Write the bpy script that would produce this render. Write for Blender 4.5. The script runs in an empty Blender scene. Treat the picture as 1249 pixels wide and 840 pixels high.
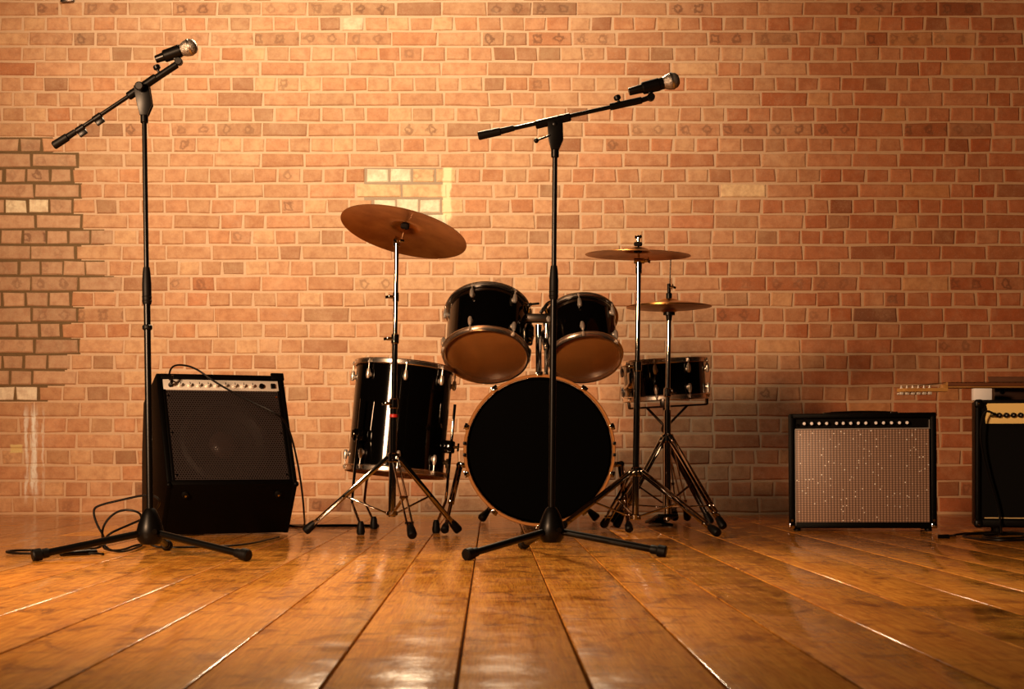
import bpy, bmesh, math, random
from mathutils import Vector, Matrix, Quaternion

# ------------------------------------------------------------------ camera / world / lights
scene = bpy.context.scene
COL = scene.collection
F = 2000.0            # focal length in pixels of the 1249x840 frame
H = 0.2915            # lens height above the floor
D = 8.1               # lens to brick wall
CX, HY = 624.5, 555.0  # principal column, horizon row

cam_d = bpy.data.cameras.new('camera')
cam = bpy.data.objects.new('camera', cam_d)
COL.objects.link(cam)
scene.camera = cam
cam.location = (0, -D, H)
cam.rotation_euler = (math.radians(90), 0, 0)
cam_d.sensor_fit = 'HORIZONTAL'
cam_d.sensor_width = 36.0
cam_d.lens = 36.0 * F / 1249.0
cam_d.shift_y = (HY - 420.0) / 1249.0
cam_d.clip_start = 0.05
cam_d.dof.use_dof = True
cam_d.dof.focus_distance = 5.8
cam_d.dof.aperture_fstop = 11.0

world = bpy.data.worlds.new('world')
scene.world = world
world.use_nodes = True
bgn = world.node_tree.nodes['Background']
bgn.inputs[0].default_value = (0.9, 0.5, 0.28, 1)
bgn.inputs[1].default_value = 0.006

scene.view_settings.view_transform = 'Standard'
scene.view_settings.look = 'None'
scene.view_settings.exposure = 0.0
scene.view_settings.gamma = 1.0
scene.view_settings.use_curve_mapping = False


def aim(o, target):
    o.rotation_euler = (Vector(target) - o.location).to_track_quat('-Z', 'Y').to_euler()


def area(name, loc, target, size, power, color, spread=180):
    l = bpy.data.lights.new(name, 'AREA')
    l.shape = 'RECTANGLE'
    l.size, l.size_y = size
    l.energy = power
    l.color = color
    l.spread = math.radians(spread)
    o = bpy.data.objects.new(name, l)
    COL.objects.link(o)
    o.location = loc
    aim(o, target)
    return o


def spot(name, loc, target, power, color, angle, blend, radius):
    l = bpy.data.lights.new(name, 'SPOT')
    l.energy = power
    l.color = color
    l.spot_size = math.radians(angle)
    l.spot_blend = blend
    l.shadow_soft_size = radius
    o = bpy.data.objects.new(name, l)
    COL.objects.link(o)
    o.location = loc
    aim(o, target)
    return o


area('softbox_light', (-2.7, -6.6, 1.55), (0.15, 0.0, 1.1), (0.7, 0.7), 145, (1.0, 0.60, 0.33), 110)
spot('wall_spot', (-0.9, -3.4, 3.3), (-0.74, 0.0, 1.93), 680, (1.0, 0.91, 0.71), 70, 1.0, 0.15)
spot('back_spot', (-0.3, -0.9, 3.3), (-0.15, -5.6, 0.0), 680, (1.0, 0.74, 0.46), 64, 1.0, 0.08)

# ------------------------------------------------------------------ helpers
R = math.radians


def P(px, py, d):
    """point seen at pixel (px,py) at distance d from the lens plane"""
    return Vector(((px - CX) / F * d, d - D, H + (HY - py) / F * d))


def fl(px, py):
    """floor depth for a pixel row"""
    return F * H / (py - HY)


def mat(name, base=(0.5, 0.5, 0.5), rough=0.5, metal=0.0, coat=0.0, coat_r=0.05, spec=0.5):
    m = bpy.data.materials.new(name)
    m.use_nodes = True
    b = m.node_tree.nodes['Principled BSDF']
    b.inputs['Base Color'].default_value = (*base, 1)
    b.inputs['Roughness'].default_value = rough
    b.inputs['Metallic'].default_value = metal
    b.inputs['Coat Weight'].default_value = coat
    b.inputs['Coat Roughness'].default_value = coat_r
    b.inputs['Specular IOR Level'].default_value = spec
    return m


class NT:
    def __init__(self, m):
        self.nt = m.node_tree
        self.b = self.nt.nodes['Principled BSDF']
        self.out = self.nt.nodes['Material Output']

    def n(self, typ, **kw):
        nd = self.nt.nodes.new(typ)
        for k, v in kw.items():
            setattr(nd, k, v)
        return nd

    def put(self, sock, v):
        if hasattr(v, 'links'):
            self.nt.links.new(v, sock)
        else:
            sock.default_value = v

    def math(self, op, a, b=0.0, c=0.0, clamp=False):
        nd = self.n('ShaderNodeMath', operation=op, use_clamp=clamp)
        self.put(nd.inputs[0], a)
        self.put(nd.inputs[1], b)
        self.put(nd.inputs[2], c)
        return nd.outputs[0]

    def mix(self, fac, a, b, blend='MIX'):
        nd = self.n('ShaderNodeMix', data_type='RGBA', blend_type=blend)
        self.put(nd.inputs[0], fac)
        self.put(nd.inputs[6], a if hasattr(a, 'links') else (*a, 1))
        self.put(nd.inputs[7], b if hasattr(b, 'links') else (*b, 1))
        return nd.outputs[2]

    def noise(self, vec, scale, detail=4, rough=0.5, dist=0.0):
        nd = self.n('ShaderNodeTexNoise')
        self.put(nd.inputs['Vector'], vec)
        nd.inputs['Scale'].default_value = scale
        nd.inputs['Detail'].default_value = detail
        nd.inputs['Roughness'].default_value = rough
        nd.inputs['Distortion'].default_value = dist
        return nd.outputs[0]

    def step(self, v, lo, hi):
        nd = self.n('ShaderNodeMapRange', interpolation_type='SMOOTHSTEP')
        self.put(nd.inputs[0], v)
        nd.inputs[1].default_value = lo
        nd.inputs[2].default_value = hi
        nd.inputs[3].default_value = 0
        nd.inputs[4].default_value = 1
        return nd.outputs[0]

    def scaled(self, vec, s):
        nd = self.n('ShaderNodeVectorMath', operation='MULTIPLY')
        self.put(nd.inputs[0], vec)
        nd.inputs[1].default_value = s
        return nd.outputs[0]

    def bump(self, h, strength, dist, normal=None):
        nd = self.n('ShaderNodeBump')
        self.put(nd.inputs['Height'], h)
        nd.inputs['Strength'].default_value = strength
        nd.inputs['Distance'].default_value = dist
        if normal is not None:
            self.put(nd.inputs['Normal'], normal)
        return nd.outputs[0]

    def set(self, name, v):
        self.put(self.b.inputs[name], v)


# ---- materials
M = {}
M['chrome'] = mat('chrome', (0.46, 0.43, 0.40), 0.06, 1.0)
M['hoop_chrome'] = mat('hoop_chrome', (0.78, 0.71, 0.64), 0.27, 1.0)
M['lug_chrome'] = mat('lug_chrome', (0.75, 0.69, 0.62), 0.28, 0.75)
M['dark_steel'] = mat('dark_steel', (0.10, 0.085, 0.075), 0.3, 1.0)
M['black_paint'] = mat('black_paint', (0.0022, 0.002, 0.0018), 0.3, 0.0, spec=0.2)
M['rubber'] = mat('rubber', (0.003, 0.0027, 0.0025), 0.5, spec=0.15)
M['black_plastic'] = mat('black_plastic', (0.002, 0.0018, 0.0018), 0.35, spec=0.18)
M['lacquer'] = mat('black_lacquer', (0.0012, 0.001, 0.001), 0.08, coat=0.0, coat_r=0.04, spec=0.35)
M['bass_head'] = mat('bass_head_black', (0.0003, 0.0003, 0.0003), 0.5, spec=0.02)
M['felt'] = mat('felt', (0.012, 0.01, 0.01), 0.95, spec=0.1)
M['white_head'] = mat('coated_head', (0.55, 0.45, 0.33), 0.6)
M['hoop_wood'] = mat('amber_hoop', (0.36, 0.15, 0.04), 0.3, coat=0.6, coat_r=0.1)
M['shell_inside'] = mat('shell_inside_maple', (0.35, 0.15, 0.045), 0.5)
M['silver_panel'] = mat('silver_panel', (0.80, 0.76, 0.70), 0.35, 0.35)
M['gold_panel'] = mat('gold_panel', (0.95, 0.70, 0.26), 0.35, 0.15)
M['cable'] = mat('black_cable', (0.003, 0.0025, 0.0025), 0.4, spec=0.2)
M['white_card'] = mat('white_card', (0.92, 0.92, 0.95), 0.6)
M['speaker_paper'] = mat('speaker_paper', (0.008, 0.006, 0.0055), 0.5, spec=0.3)
M['dust_cap'] = mat('dust_cap', (0.06, 0.03, 0.025), 0.35)
M['trim_silver'] = mat('trim_silver', (0.75, 0.72, 0.7), 0.3, 0.9)
M['piping'] = mat('gold_piping', (0.7, 0.52, 0.25), 0.4)
M['black_cloth'] = mat('black_cloth', (0.002, 0.002, 0.002), 0.8, spec=0.1)
M['red_plastic'] = mat('red_plastic', (0.45, 0.02, 0.015), 0.4)
M['dark_gap'] = mat('dark_gap', (0.012, 0.006, 0.003), 0.9, spec=0.1)
M['mic_band'] = mat('mic_band', (0.55, 0.52, 0.48), 0.3, 1.0)


def tolex():
    m = mat('black_tolex', (0.0014, 0.0011, 0.001), 0.45, spec=0.07)
    t = NT(m)
    tc = t.n('ShaderNodeTexCoord').outputs['Object']
    v = t.n('ShaderNodeTexVoronoi')
    t.put(v.inputs['Vector'], tc)
    v.inputs['Scale'].default_value = 420
    t.set('Normal', t.bump(v.outputs['Distance'], 0.5, 0.0006))
    return m


M['tolex'] = tolex()


def cymbal_mat():
    m = mat('cymbal_bronze', (0.55, 0.27, 0.075), 0.3, 1.0)
    t = NT(m)
    tc = t.n('ShaderNodeTexCoord').outputs['Object']
    s = t.n('ShaderNodeSeparateXYZ')
    t.put(s.inputs[0], tc)
    r = t.math('SQRT', t.math('ADD', t.math('MULTIPLY', s.outputs[0], s.outputs[0]),
                              t.math('MULTIPLY', s.outputs[1], s.outputs[1])))
    c = t.n('ShaderNodeCombineXYZ')
    t.put(c.inputs[0], r)
    nz = t.noise(c.outputs[0], 420, 3, 0.6)
    t.set('Normal', t.bump(nz, 0.35, 0.0008))
    big = t.noise(tc, 9, 4, 0.6)
    t.set('Base Color', t.mix(t.step(big, 0.35, 0.7), (0.60, 0.31, 0.09), (0.42, 0.18, 0.045)))
    t.set('Roughness', t.math('MULTIPLY_ADD', big, 0.15, 0.25))
    return m


M['bronze'] = cymbal_mat()


def clear_head():
    m = mat('clear_amber_head', (0.33, 0.135, 0.035), 0.25, coat=0.5, coat_r=0.06)
    t = NT(m)
    tc = t.n('ShaderNodeTexCoord').outputs['Object']
    nz = t.noise(tc, 14, 4, 0.6)
    t.set('Base Color', t.mix(nz, (0.40, 0.17, 0.045), (0.26, 0.10, 0.025)))
    tr = t.n('ShaderNodeBsdfTransparent')
    tr.inputs[0].default_value = (0.9, 0.7, 0.45, 1)
    mx = t.n('ShaderNodeMixShader')
    mx.inputs[0].default_value = 0.55
    t.nt.links.new(tr.outputs[0], mx.inputs[1])
    t.nt.links.new(t.b.outputs[0], mx.inputs[2])
    t.nt.links.new(mx.outputs[0], t.out.inputs[0])
    return m


M['clear_head'] = clear_head()


def perforated(name, base, pitch, hole):
    """perforated sheet: real see-through holes in a hexagonal raster (object x/y, metres)"""
    m = mat(name, base, 0.45, 0.3)
    t = NT(m)
    tc = t.n('ShaderNodeTexCoord').outputs['Object']
    s = t.n('ShaderNodeSeparateXYZ')
    t.put(s.inputs[0], tc)
    px, py = pitch, pitch * 1.732

    def cell(ox, oy):
        fx = t.math('SUBTRACT', t.math('WRAP', t.math('ADD', s.outputs[0], ox), px, 0.0), px / 2)
        fy = t.math('SUBTRACT', t.math('WRAP', t.math('ADD', s.outputs[1], oy), py, 0.0), py / 2)
        return t.math('SQRT', t.math('ADD', t.math('MULTIPLY', fx, fx), t.math('MULTIPLY', fy, fy)))

    d = t.math('MINIMUM', cell(0, 0), cell(px / 2, py / 2))
    solid = t.math('GREATER_THAN', d, hole)
    tr = t.n('ShaderNodeBsdfTransparent')
    mx = t.n('ShaderNodeMixShader')
    t.put(mx.inputs[0], solid)
    t.nt.links.new(tr.outputs[0], mx.inputs[1])
    t.nt.links.new(t.b.outputs[0], mx.inputs[2])
    t.nt.links.new(mx.outputs[0], t.out.inputs[0])
    return m


M['grille_steel'] = perforated('grille_steel', (0.040, 0.030, 0.029), 0.0095, 0.0030)


def grille_cloth():
    m = mat('sparkle_cloth', (0.3, 0.2, 0.15), 0.5)
    t = NT(m)
    tc = t.n('ShaderNodeTexCoord').outputs['Object']
    s = t.n('ShaderNodeSeparateXYZ')
    t.put(s.inputs[0], tc)
    wx = t.math('MULTIPLY_ADD', t.math('SINE', t.math('MULTIPLY', s.outputs[0], 2 * math.pi / 0.0115)), 0.5, 0.5)
    wz = t.math('MULTIPLY_ADD', t.math('SINE', t.math('MULTIPLY', s.outputs[1], 2 * math.pi / 0.0088)), 0.5, 0.5)
    w = t.math('MULTIPLY', t.math('MULTIPLY_ADD', wx, 0.75, 0.25), t.math('MULTIPLY_ADD', wz, 0.6, 0.4))
    c = t.mix(w, (0.040, 0.018, 0.012), (0.50, 0.32, 0.23))
    v = t.n('ShaderNodeTexVoronoi')
    t.put(v.inputs['Vector'], t.scaled(tc, (1, 1, 0)))
    v.inputs['Scale'].default_value = 150
    sc = t.n('ShaderNodeSeparateColor')
    t.put(sc.inputs[0], v.outputs['Color'])
    sp = t.math('MULTIPLY', t.math('GREATER_THAN', sc.outputs[0], 0.958), t.math('LESS_THAN', v.outputs['Distance'], 0.36))
    t.set('Base Color', t.mix(sp, c, (1.0, 0.97, 0.9)))
    t.set('Roughness', 0.45)
    t.set('Normal', t.bump(w, 0.5, 0.001))
    return m


M['sparkle'] = grille_cloth()


def wood(name, c1, c2, rough=0.35, axis=(1, 12, 12)):
    m = mat(name, c1, rough, coat=0.3, coat_r=0.15)
    t = NT(m)
    tc = t.n('ShaderNodeTexCoord').outputs['Object']
    nz = t.noise(t.scaled(tc, axis), 6, 5, 0.6, 0.4)
    t.set('Base Color', t.mix(t.step(nz, 0.3, 0.7), c1, c2))
    return m


M['maple'] = wood('maple_neck', (0.55, 0.30, 0.09), (0.42, 0.2, 0.05))
M['rosewood'] = wood('brown_fretboard', (0.16, 0.055, 0.02), (0.09, 0.03, 0.012))
M['folder_brown'] = wood('brown_board', (0.17, 0.085, 0.05), (0.13, 0.06, 0.035), 0.5)
M['box_wood'] = wood('dark_box', (0.045, 0.018, 0.01), (0.028, 0.011, 0.007), 0.5)
M['body_finish'] = mat('guitar_finish', (0.3, 0.1, 0.02), 0.15, coat=0.7)


def wall_stains(t, pos, col):
    """pale salt streak running down the wall near its left end, plus faint blotches"""
    s = t.n('ShaderNodeSeparateXYZ')
    t.put(s.inputs[0], pos)
    nz = t.noise(pos, 11, 5, 0.65)
    nf = t.noise(pos, 45, 4, 0.6)
    run = t.noise(t.scaled(pos, (30, 30, 6)), 1.0, 4, 0.7)
    zr = t.math('MULTIPLY', t.step(s.outputs[2], 0.03, 0.14), t.math('SUBTRACT', 1.0, t.step(s.outputs[2], 0.46, 0.56)))
    for xs, wd, amt in ((42, 0.022, 0.95), (32, 0.014, 0.7), (52, 0.010, 0.5)):
        x0 = (xs - CX) / F * D
        dx = t.math('ABSOLUTE', t.math('ADD', t.math('SUBTRACT', s.outputs[0], x0), t.math('MULTIPLY_ADD', run, 0.06, -0.03)))
        streak = t.math('SUBTRACT', 1.0, t.step(dx, wd * 0.25, wd))
        k = t.math('MULTIPLY', t.math('MULTIPLY', streak, zr), t.step(run, 0.3, 0.55))
        col = t.mix(t.math('MULTIPLY', k, amt), col, (0.80, 0.74, 0.63))
    # cream daub
    cz = H + (HY - 547) / F * D
    cx = (20 - CX) / F * D
    dd = t.math('MAXIMUM', t.math('ABSOLUTE', t.math('SUBTRACT', s.outputs[0], cx)), t.math('MULTIPLY', t.math('ABSOLUTE', t.math('SUBTRACT', s.outputs[2], cz)), 1.5))
    col = t.mix(t.math('SUBTRACT', 1.0, t.step(t.math('ADD', dd, t.math('MULTIPLY_ADD', nf, 0.016, -0.008)), 0.026, 0.034)), col, (0.66, 0.48, 0.20))
    bl = t.noise(pos, 3.2, 5, 0.7)
    col = t.mix(t.math('MULTIPLY', t.step(bl, 0.55, 0.8), 0.35), col, (0.62, 0.42, 0.26))
    # cream paint drip beside the pale bricks
    x1, z0, z1 = (545 - CX) / F * D, H + (HY - 272) / F * D, H + (HY - 203) / F * D
    dx = t.math('ABSOLUTE', t.math('ADD', t.math('SUBTRACT', s.outputs[0], x1), t.math('MULTIPLY_ADD', nz, 0.05, -0.025)))
    k = t.math('MULTIPLY', t.math('SUBTRACT', 1.0, t.step(dx, 0.016, 0.028)),
               t.math('MULTIPLY', t.step(s.outputs[2], z0, z0 + 0.03), t.math('SUBTRACT', 1.0, t.step(s.outputs[2], z1 - 0.01, z1))))
    col = t.mix(t.math('MULTIPLY', k, 0.8), col, (0.82, 0.68, 0.38))
    return col


def brick_mat(name, from_attr):
    m = mat(name, (0.4, 0.2, 0.1), 0.85, spec=0.2)
    t = NT(m)
    if from_attr:
        a = t.n('ShaderNodeVertexColor', layer_name='Col')
        col, al = a.outputs['Color'], a.outputs['Alpha']
    else:
        a = t.n('ShaderNodeObjectInfo')
        col, al = a.outputs['Color'], a.outputs['Alpha']
    pos = t.n('ShaderNodeNewGeometry').outputs['Position']
    n1 = t.noise(pos, 24, 5, 0.65)
    n2 = t.noise(pos, 160, 3, 0.6)
    col = t.mix(t.step(n1, 0.35, 0.7), col, t.mix(0.42, col, (0.26, 0.085, 0.035)))
    col = t.mix(t.math('MULTIPLY', t.step(n2, 0.55, 0.75), 0.3), col, (0.62, 0.40, 0.25))
    n3 = t.noise(pos, 9, 5, 0.7)
    col = t.mix(t.math('MULTIPLY', t.step(n3, 0.45, 0.68), 0.45), col, t.mix(0.5, t.mix(1.0, col, (1.3, 1.35, 1.4), 'MULTIPLY'), (0.58, 0.36, 0.2)))
    # kiln "kiss" marks: dark squarish rings on some faces, strength in alpha
    uv = t.n('ShaderNodeUVMap', uv_map='UV').outputs[0]
    su = t.n('ShaderNodeSeparateXYZ')
    t.put(su.inputs[0], uv)
    wob = t.math('MULTIPLY_ADD', t.noise(pos, 38, 3, 0.6), 0.05, -0.025)
    u = t.math('ABSOLUTE', t.math('SUBTRACT', t.math('WRAP', su.outputs[0], 0.107, 0.0), 0.0535))
    v = t.math('ABSOLUTE', t.math('SUBTRACT', su.outputs[1], 0.033))
    pick_ = t.noise(pos, 5.5, 1, 0.5)
    d1 = t.math('MAXIMUM', u, v)
    d2 = t.math('MULTIPLY', t.math('ADD', u, v), 0.75)
    mixd = t.n('ShaderNodeMix', data_type='FLOAT')
    t.put(mixd.inputs[0], t.step(pick_, 0.42, 0.58))
    t.put(mixd.inputs[2], d1)
    t.put(mixd.inputs[3], d2)
    d = t.math('ADD', mixd.outputs[0], wob)
    ring = t.math('MULTIPLY', t.step(d, 0.004, 0.013), t.math('SUBTRACT', 1.0, t.step(d, 0.016, 0.026)))
    k = t.math('MULTIPLY', t.math('MULTIPLY_ADD', ring, 0.62, 0.16), al)
    col = t.mix(k, col, (0.13, 0.055, 0.028))
    col = wall_stains(t, pos, col)
    t.set('Base Color', col)
    h = t.math('ADD', n1, t.math('MULTIPLY', n2, 0.5))
    t.set('Normal', t.bump(h, 0.6, 0.004))
    return m


M['brick'] = brick_mat('brick_clay', False)
M['brick_many'] = brick_mat('brick_clay_many', True)


def mortar_mat(name, c1, c2, stains=True):
    m = mat(name, c1, 0.95, spec=0.1)
    t = NT(m)
    pos = t.n('ShaderNodeNewGeometry').outputs['Position']
    n1 = t.noise(pos, 30, 5, 0.7)
    n2 = t.noise(pos, 220, 3, 0.6)
    col = t.mix(n1, c1, c2)
    if stains:
        col = wall_stains(t, pos, col)
    t.set('Base Color', col)
    t.set('Normal', t.bump(t.math('ADD', n1, n2), 0.6, 0.003))
    return m


M['mortar'] = mortar_mat('lime_mortar', (0.64, 0.425, 0.26), (0.53, 0.325, 0.18))
M['dark_mortar'] = mortar_mat('dark_mortar', (0.19, 0.115, 0.05), (0.12, 0.065, 0.028), False)
M['grey_mortar'] = mortar_mat('grey_mortar', (0.40, 0.29, 0.19), (0.30, 0.2, 0.12), False)


def plank_mat():
    m = mat('varnished_boards', (0.4, 0.17, 0.04), 0.2, spec=0.22)
    t = NT(m)
    tc = t.n('ShaderNodeTexCoord').outputs['Object']
    rnd = t.n('ShaderNodeObjectInfo').outputs['Random']
    off = t.n('ShaderNodeCombineXYZ')
    t.put(off.inputs[0], t.math('MULTIPLY', rnd, 37.0))
    t.put(off.inputs[1], t.math('MULTIPLY', rnd, 91.0))
    ad = t.n('ShaderNodeVectorMath', operation='ADD')
    t.put(ad.inputs[0], tc)
    t.put(ad.inputs[1], off.outputs[0])
    p = ad.outputs[0]
    grain = t.noise(t.scaled(p, (26, 1.3, 1)), 3.0, 6, 0.65, 1.2)
    fine = t.noise(t.scaled(p, (160, 3, 1)), 3.0, 4, 0.6, 0.5)
    blot = t.noise(t.scaled(p, (5.5, 3.2, 1)), 2.4, 5, 0.62, 0.6)
    cross = t.noise(t.scaled(p, (2.0, 11, 1)), 2.6, 5, 0.65, 0.5)
    c = t.mix(t.step(grain, 0.3, 0.72), (0.95, 0.45, 0.065), (0.60, 0.21, 0.024))
    c = t.mix(t.math('MULTIPLY', t.step(fine, 0.48, 0.68), 0.55), c, (0.25, 0.075, 0.012))
    c = t.mix(t.math('MULTIPLY', t.step(blot, 0.5, 0.70), 0.8), c, (0.21, 0.058, 0.010))
    c = t.mix(t.math('MULTIPLY', t.step(cross, 0.56, 0.72), 0.6), c, (0.15, 0.042, 0.009))
    tint = t.mix(rnd, (1.0, 1.0, 1.0), (0.85, 0.80, 0.74))
    c = t.mix(1.0, c, tint, 'MULTIPLY')
    # knots and small dark dents
    v = t.n('ShaderNodeTexVoronoi')
    t.put(v.inputs['Vector'], t.scaled(p, (1, 0.6, 1)))
    v.inputs['Scale'].default_value = 4.2
    k = t.math('SUBTRACT', 1.0, t.step(t.math('ADD', v.outputs['Distance'], t.math('MULTIPLY', fine, 0.05)), 0.03, 0.075))
    c = t.mix(t.math('MULTIPLY', k, 0.7), c, (0.08, 0.02, 0.006))
    t.set('Base Color', c)
    # varnish: worn, wavy, scratched
    wear = t.noise(p, 7.0, 5, 0.65)
    t.set('Roughness', t.math('MULTIPLY_ADD', t.step(wear, 0.35, 0.75), 0.12, 0.12))
    wav = t.noise(t.scaled(p, (9, 5, 1)), 3.0, 3, 0.5)
    peb = t.noise(p, 120, 3, 0.6)
    scr = t.noise(t.scaled(p, (12, 90, 1)), 3.0, 3, 0.7)
    h = t.math('ADD', t.math('MULTIPLY', wav, 1.0), t.math('ADD', t.math('MULTIPLY', peb, 0.09), t.math('MULTIPLY', scr, 0.05)))
    t.set('Normal', t.bump(h, 0.35, 0.004))
    return m


M['plank'] = plank_mat()


# ---- geometry builder
def frame_to(direction):
    return Vector(direction).normalized().to_track_quat('Z', 'Y').to_matrix().to_4x4()


class B:
    """collects shapes in one bmesh, in world or thing-local metres"""

    def __init__(self):
        self.bm = bmesh.new()

    def add(self, tmp, mtx=None):
        if mtx is not None:
            tmp.transform(mtx)
        me = bpy.data.meshes.new('tmp')
        tmp.to_mesh(me)
        tmp.free()
        self.bm.from_mesh(me)
        bpy.data.meshes.remove(me)
        return self

    def lathe(self, prof, mtx=None, seg=32, closed=False):
        """profile of (r, z) turned about z; r=0 ends are capped"""
        t = bmesh.new()
        rings = []
        for r, z in prof:
            if r < 1e-6:
                rings.append([t.verts.new((0, 0, z))])
            else:
                rings.append([t.verts.new((r * math.cos(2 * math.pi * i / seg), r * math.sin(2 * math.pi * i / seg), z)) for i in range(seg)])
        pairs = list(zip(rings[:-1], rings[1:]))
        if closed:
            pairs.append((rings[-1], rings[0]))
        for a, b in pairs:
            for i in range(seg):
                j = (i + 1) % seg
                if len(a) == 1 and len(b) == 1:
                    continue
                if len(a) == 1:
                    t.faces.new((a[0], b[j], b[i]))
                elif len(b) == 1:
                    t.faces.new((a[i], a[j], b[0]))
                else:
                    t.faces.new((a[i], a[j], b[j], b[i]))
        bmesh.ops.recalc_face_normals(t, faces=t.faces)
        return self.add(t, mtx)

    def cyl(self, p0, p1, r0, r1=None, seg=14, bev=0.0):
        p0, p1 = Vector(p0), Vector(p1)
        r1 = r0 if r1 is None else r1
        L = (p1 - p0).length
        b = min(bev, L * 0.4, r0 * 0.9, r1 * 0.9)
        prof = [(0, 0), (r0 - b, 0)] + ([(r0, b)] if b else []) + ([(r1, L - b)] if b else [(r1, L)]) + ([(r1 - b, L)] if b else []) + [(0, L)]
        if not b:
            prof = [(0, 0), (r0, 0), (r1, L), (0, L)]
        return self.lathe(prof, Matrix.Translation(p0) @ frame_to(p1 - p0), seg)

    def tube(self, pts, r, seg=8, smooth=0):
        pts = [Vector(p) for p in pts]
        for _ in range(smooth):
            q = [pts[0]]
            for a, b in zip(pts[:-1], pts[1:]):
                q += [a.lerp(b, 0.25), a.lerp(b, 0.75)]
            pts = q + [pts[-1]]
        t = bmesh.new()
        rings = []
        up = None
        for i, p in enumerate(pts):
            d = (pts[min(i + 1, len(pts) - 1)] - pts[max(i - 1, 0)]).normalized()
            if up is None:
                up = d.orthogonal().normalized()
            up = (up - d * up.dot(d)).normalized()
            s = d.cross(up)
            rings.append([t.verts.new(p + up * (r * math.cos(2 * math.pi * k / seg)) + s * (r * math.sin(2 * math.pi * k / seg))) for k in range(seg)])
        for a, b in zip(rings[:-1], rings[1:]):
            for k in range(seg):
                j = (k + 1) % seg
                t.faces.new((a[k], a[j], b[j], b[k]))
        t.faces.new(rings[0][::-1])
        t.faces.new(rings[-1])
        bmesh.ops.recalc_face_normals(t, faces=t.faces)
        return self.add(t)

    def box(self, size, mtx=None, bev=0.0, seg=2):
        t = bmesh.new()
        bmesh.ops.create_cube(t, size=1.0)
        bmesh.ops.scale(t, vec=size, verts=t.verts)
        if bev:
            bmesh.ops.bevel(t, geom=list(t.edges), offset=bev, segments=seg, affect='EDGES', profile=0.5)
        return self.add(t, mtx)

    def bx(self, x0, x1, y0, y1, z0, z1, bev=0.0, seg=2):
        return self.box((x1 - x0, y1 - y0, z1 - z0), Matrix.Translation(((x0 + x1) / 2, (y0 + y1) / 2, (z0 + z1) / 2)), bev, seg)

    def bar(self, p0, p1, w, h, bev=0.0, up=(0, 0, 1)):
        """rectangular bar between two points: w sideways, h along up"""
        p0, p1 = Vector(p0), Vector(p1)
        d = (p1 - p0).normalized()
        s = d.cross(Vector(up))
        if s.length < 1e-4:
            s = d.orthogonal()
        s.normalize()
        u = s.cross(d)
        m = Matrix((s, d, u)).transposed().to_4x4()
        m.translation = (p0 + p1) / 2
        return self.box((w, (p1 - p0).length, h), m, bev)

    def prism(self, prof, x0, x1, bev=0.0):
        """closed (y,z) outline extruded along x"""
        t = bmesh.new()
        a = [t.verts.new((x0, y, z)) for y, z in prof]
        b = [t.verts.new((x1, y, z)) for y, z in prof]
        t.faces.new(a)
        t.faces.new(b[::-1])
        n = len(prof)
        for i in range(n):
            j = (i + 1) % n
            t.faces.new((a[i], b[i], b[j], a[j]))
        bmesh.ops.recalc_face_normals(t, faces=t.faces)
        if bev:
            bmesh.ops.bevel(t, geom=list(t.edges), offset=bev, segments=2, affect='EDGES', profile=0.5)
        return self.add(t)

    def extrude_xy(self, outline, z0, z1, mtx=None, bev=0.0):
        t = bmesh.new()
        a = [t.verts.new((x, y, z0)) for x, y in outline]
        b = [t.verts.new((x, y, z1)) for x, y in outline]
        t.faces.new(a[::-1])
        t.faces.new(b)
        n = len(outline)
        for i in range(n):
            j = (i + 1) % n
            t.faces.new((a[i], a[j], b[j], b[i]))
        bmesh.ops.recalc_face_normals(t, faces=t.faces)
        if bev:
            bmesh.ops.bevel(t, geom=[e for e in t.edges if abs(e.verts[0].co.z - e.verts[1].co.z) < 1e-6], offset=bev, segments=2, affect='EDGES', profile=0.5)
        return self.add(t, mtx)

    def ball(self, c, r, seg=16, squash=(1, 1, 1)):
        t = bmesh.new()
        bmesh.ops.create_uvsphere(t, u_segments=seg, v_segments=max(8, seg // 2), radius=r)
        return self.add(t, Matrix.Translation(c) @ Matrix.Diagonal((*squash, 1)))

    def ring(self, c, axis, R_, r, seg=40, rseg=8):
        prof = [(R_ + r * math.cos(2 * math.pi * k / rseg), r * math.sin(2 * math.pi * k / rseg)) for k in range(rseg)]
        return self.lathe(prof, Matrix.Translation(c) @ frame_to(axis), seg, True)

    def mesh(self, name, smooth=35):
        me = bpy.data.meshes.new(name)
        self.bm.to_mesh(me)
        self.bm.free()
        for p in me.polygons:
            p.use_smooth = True
        me.set_sharp_from_angle(angle=R(smooth))
        return me


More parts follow.
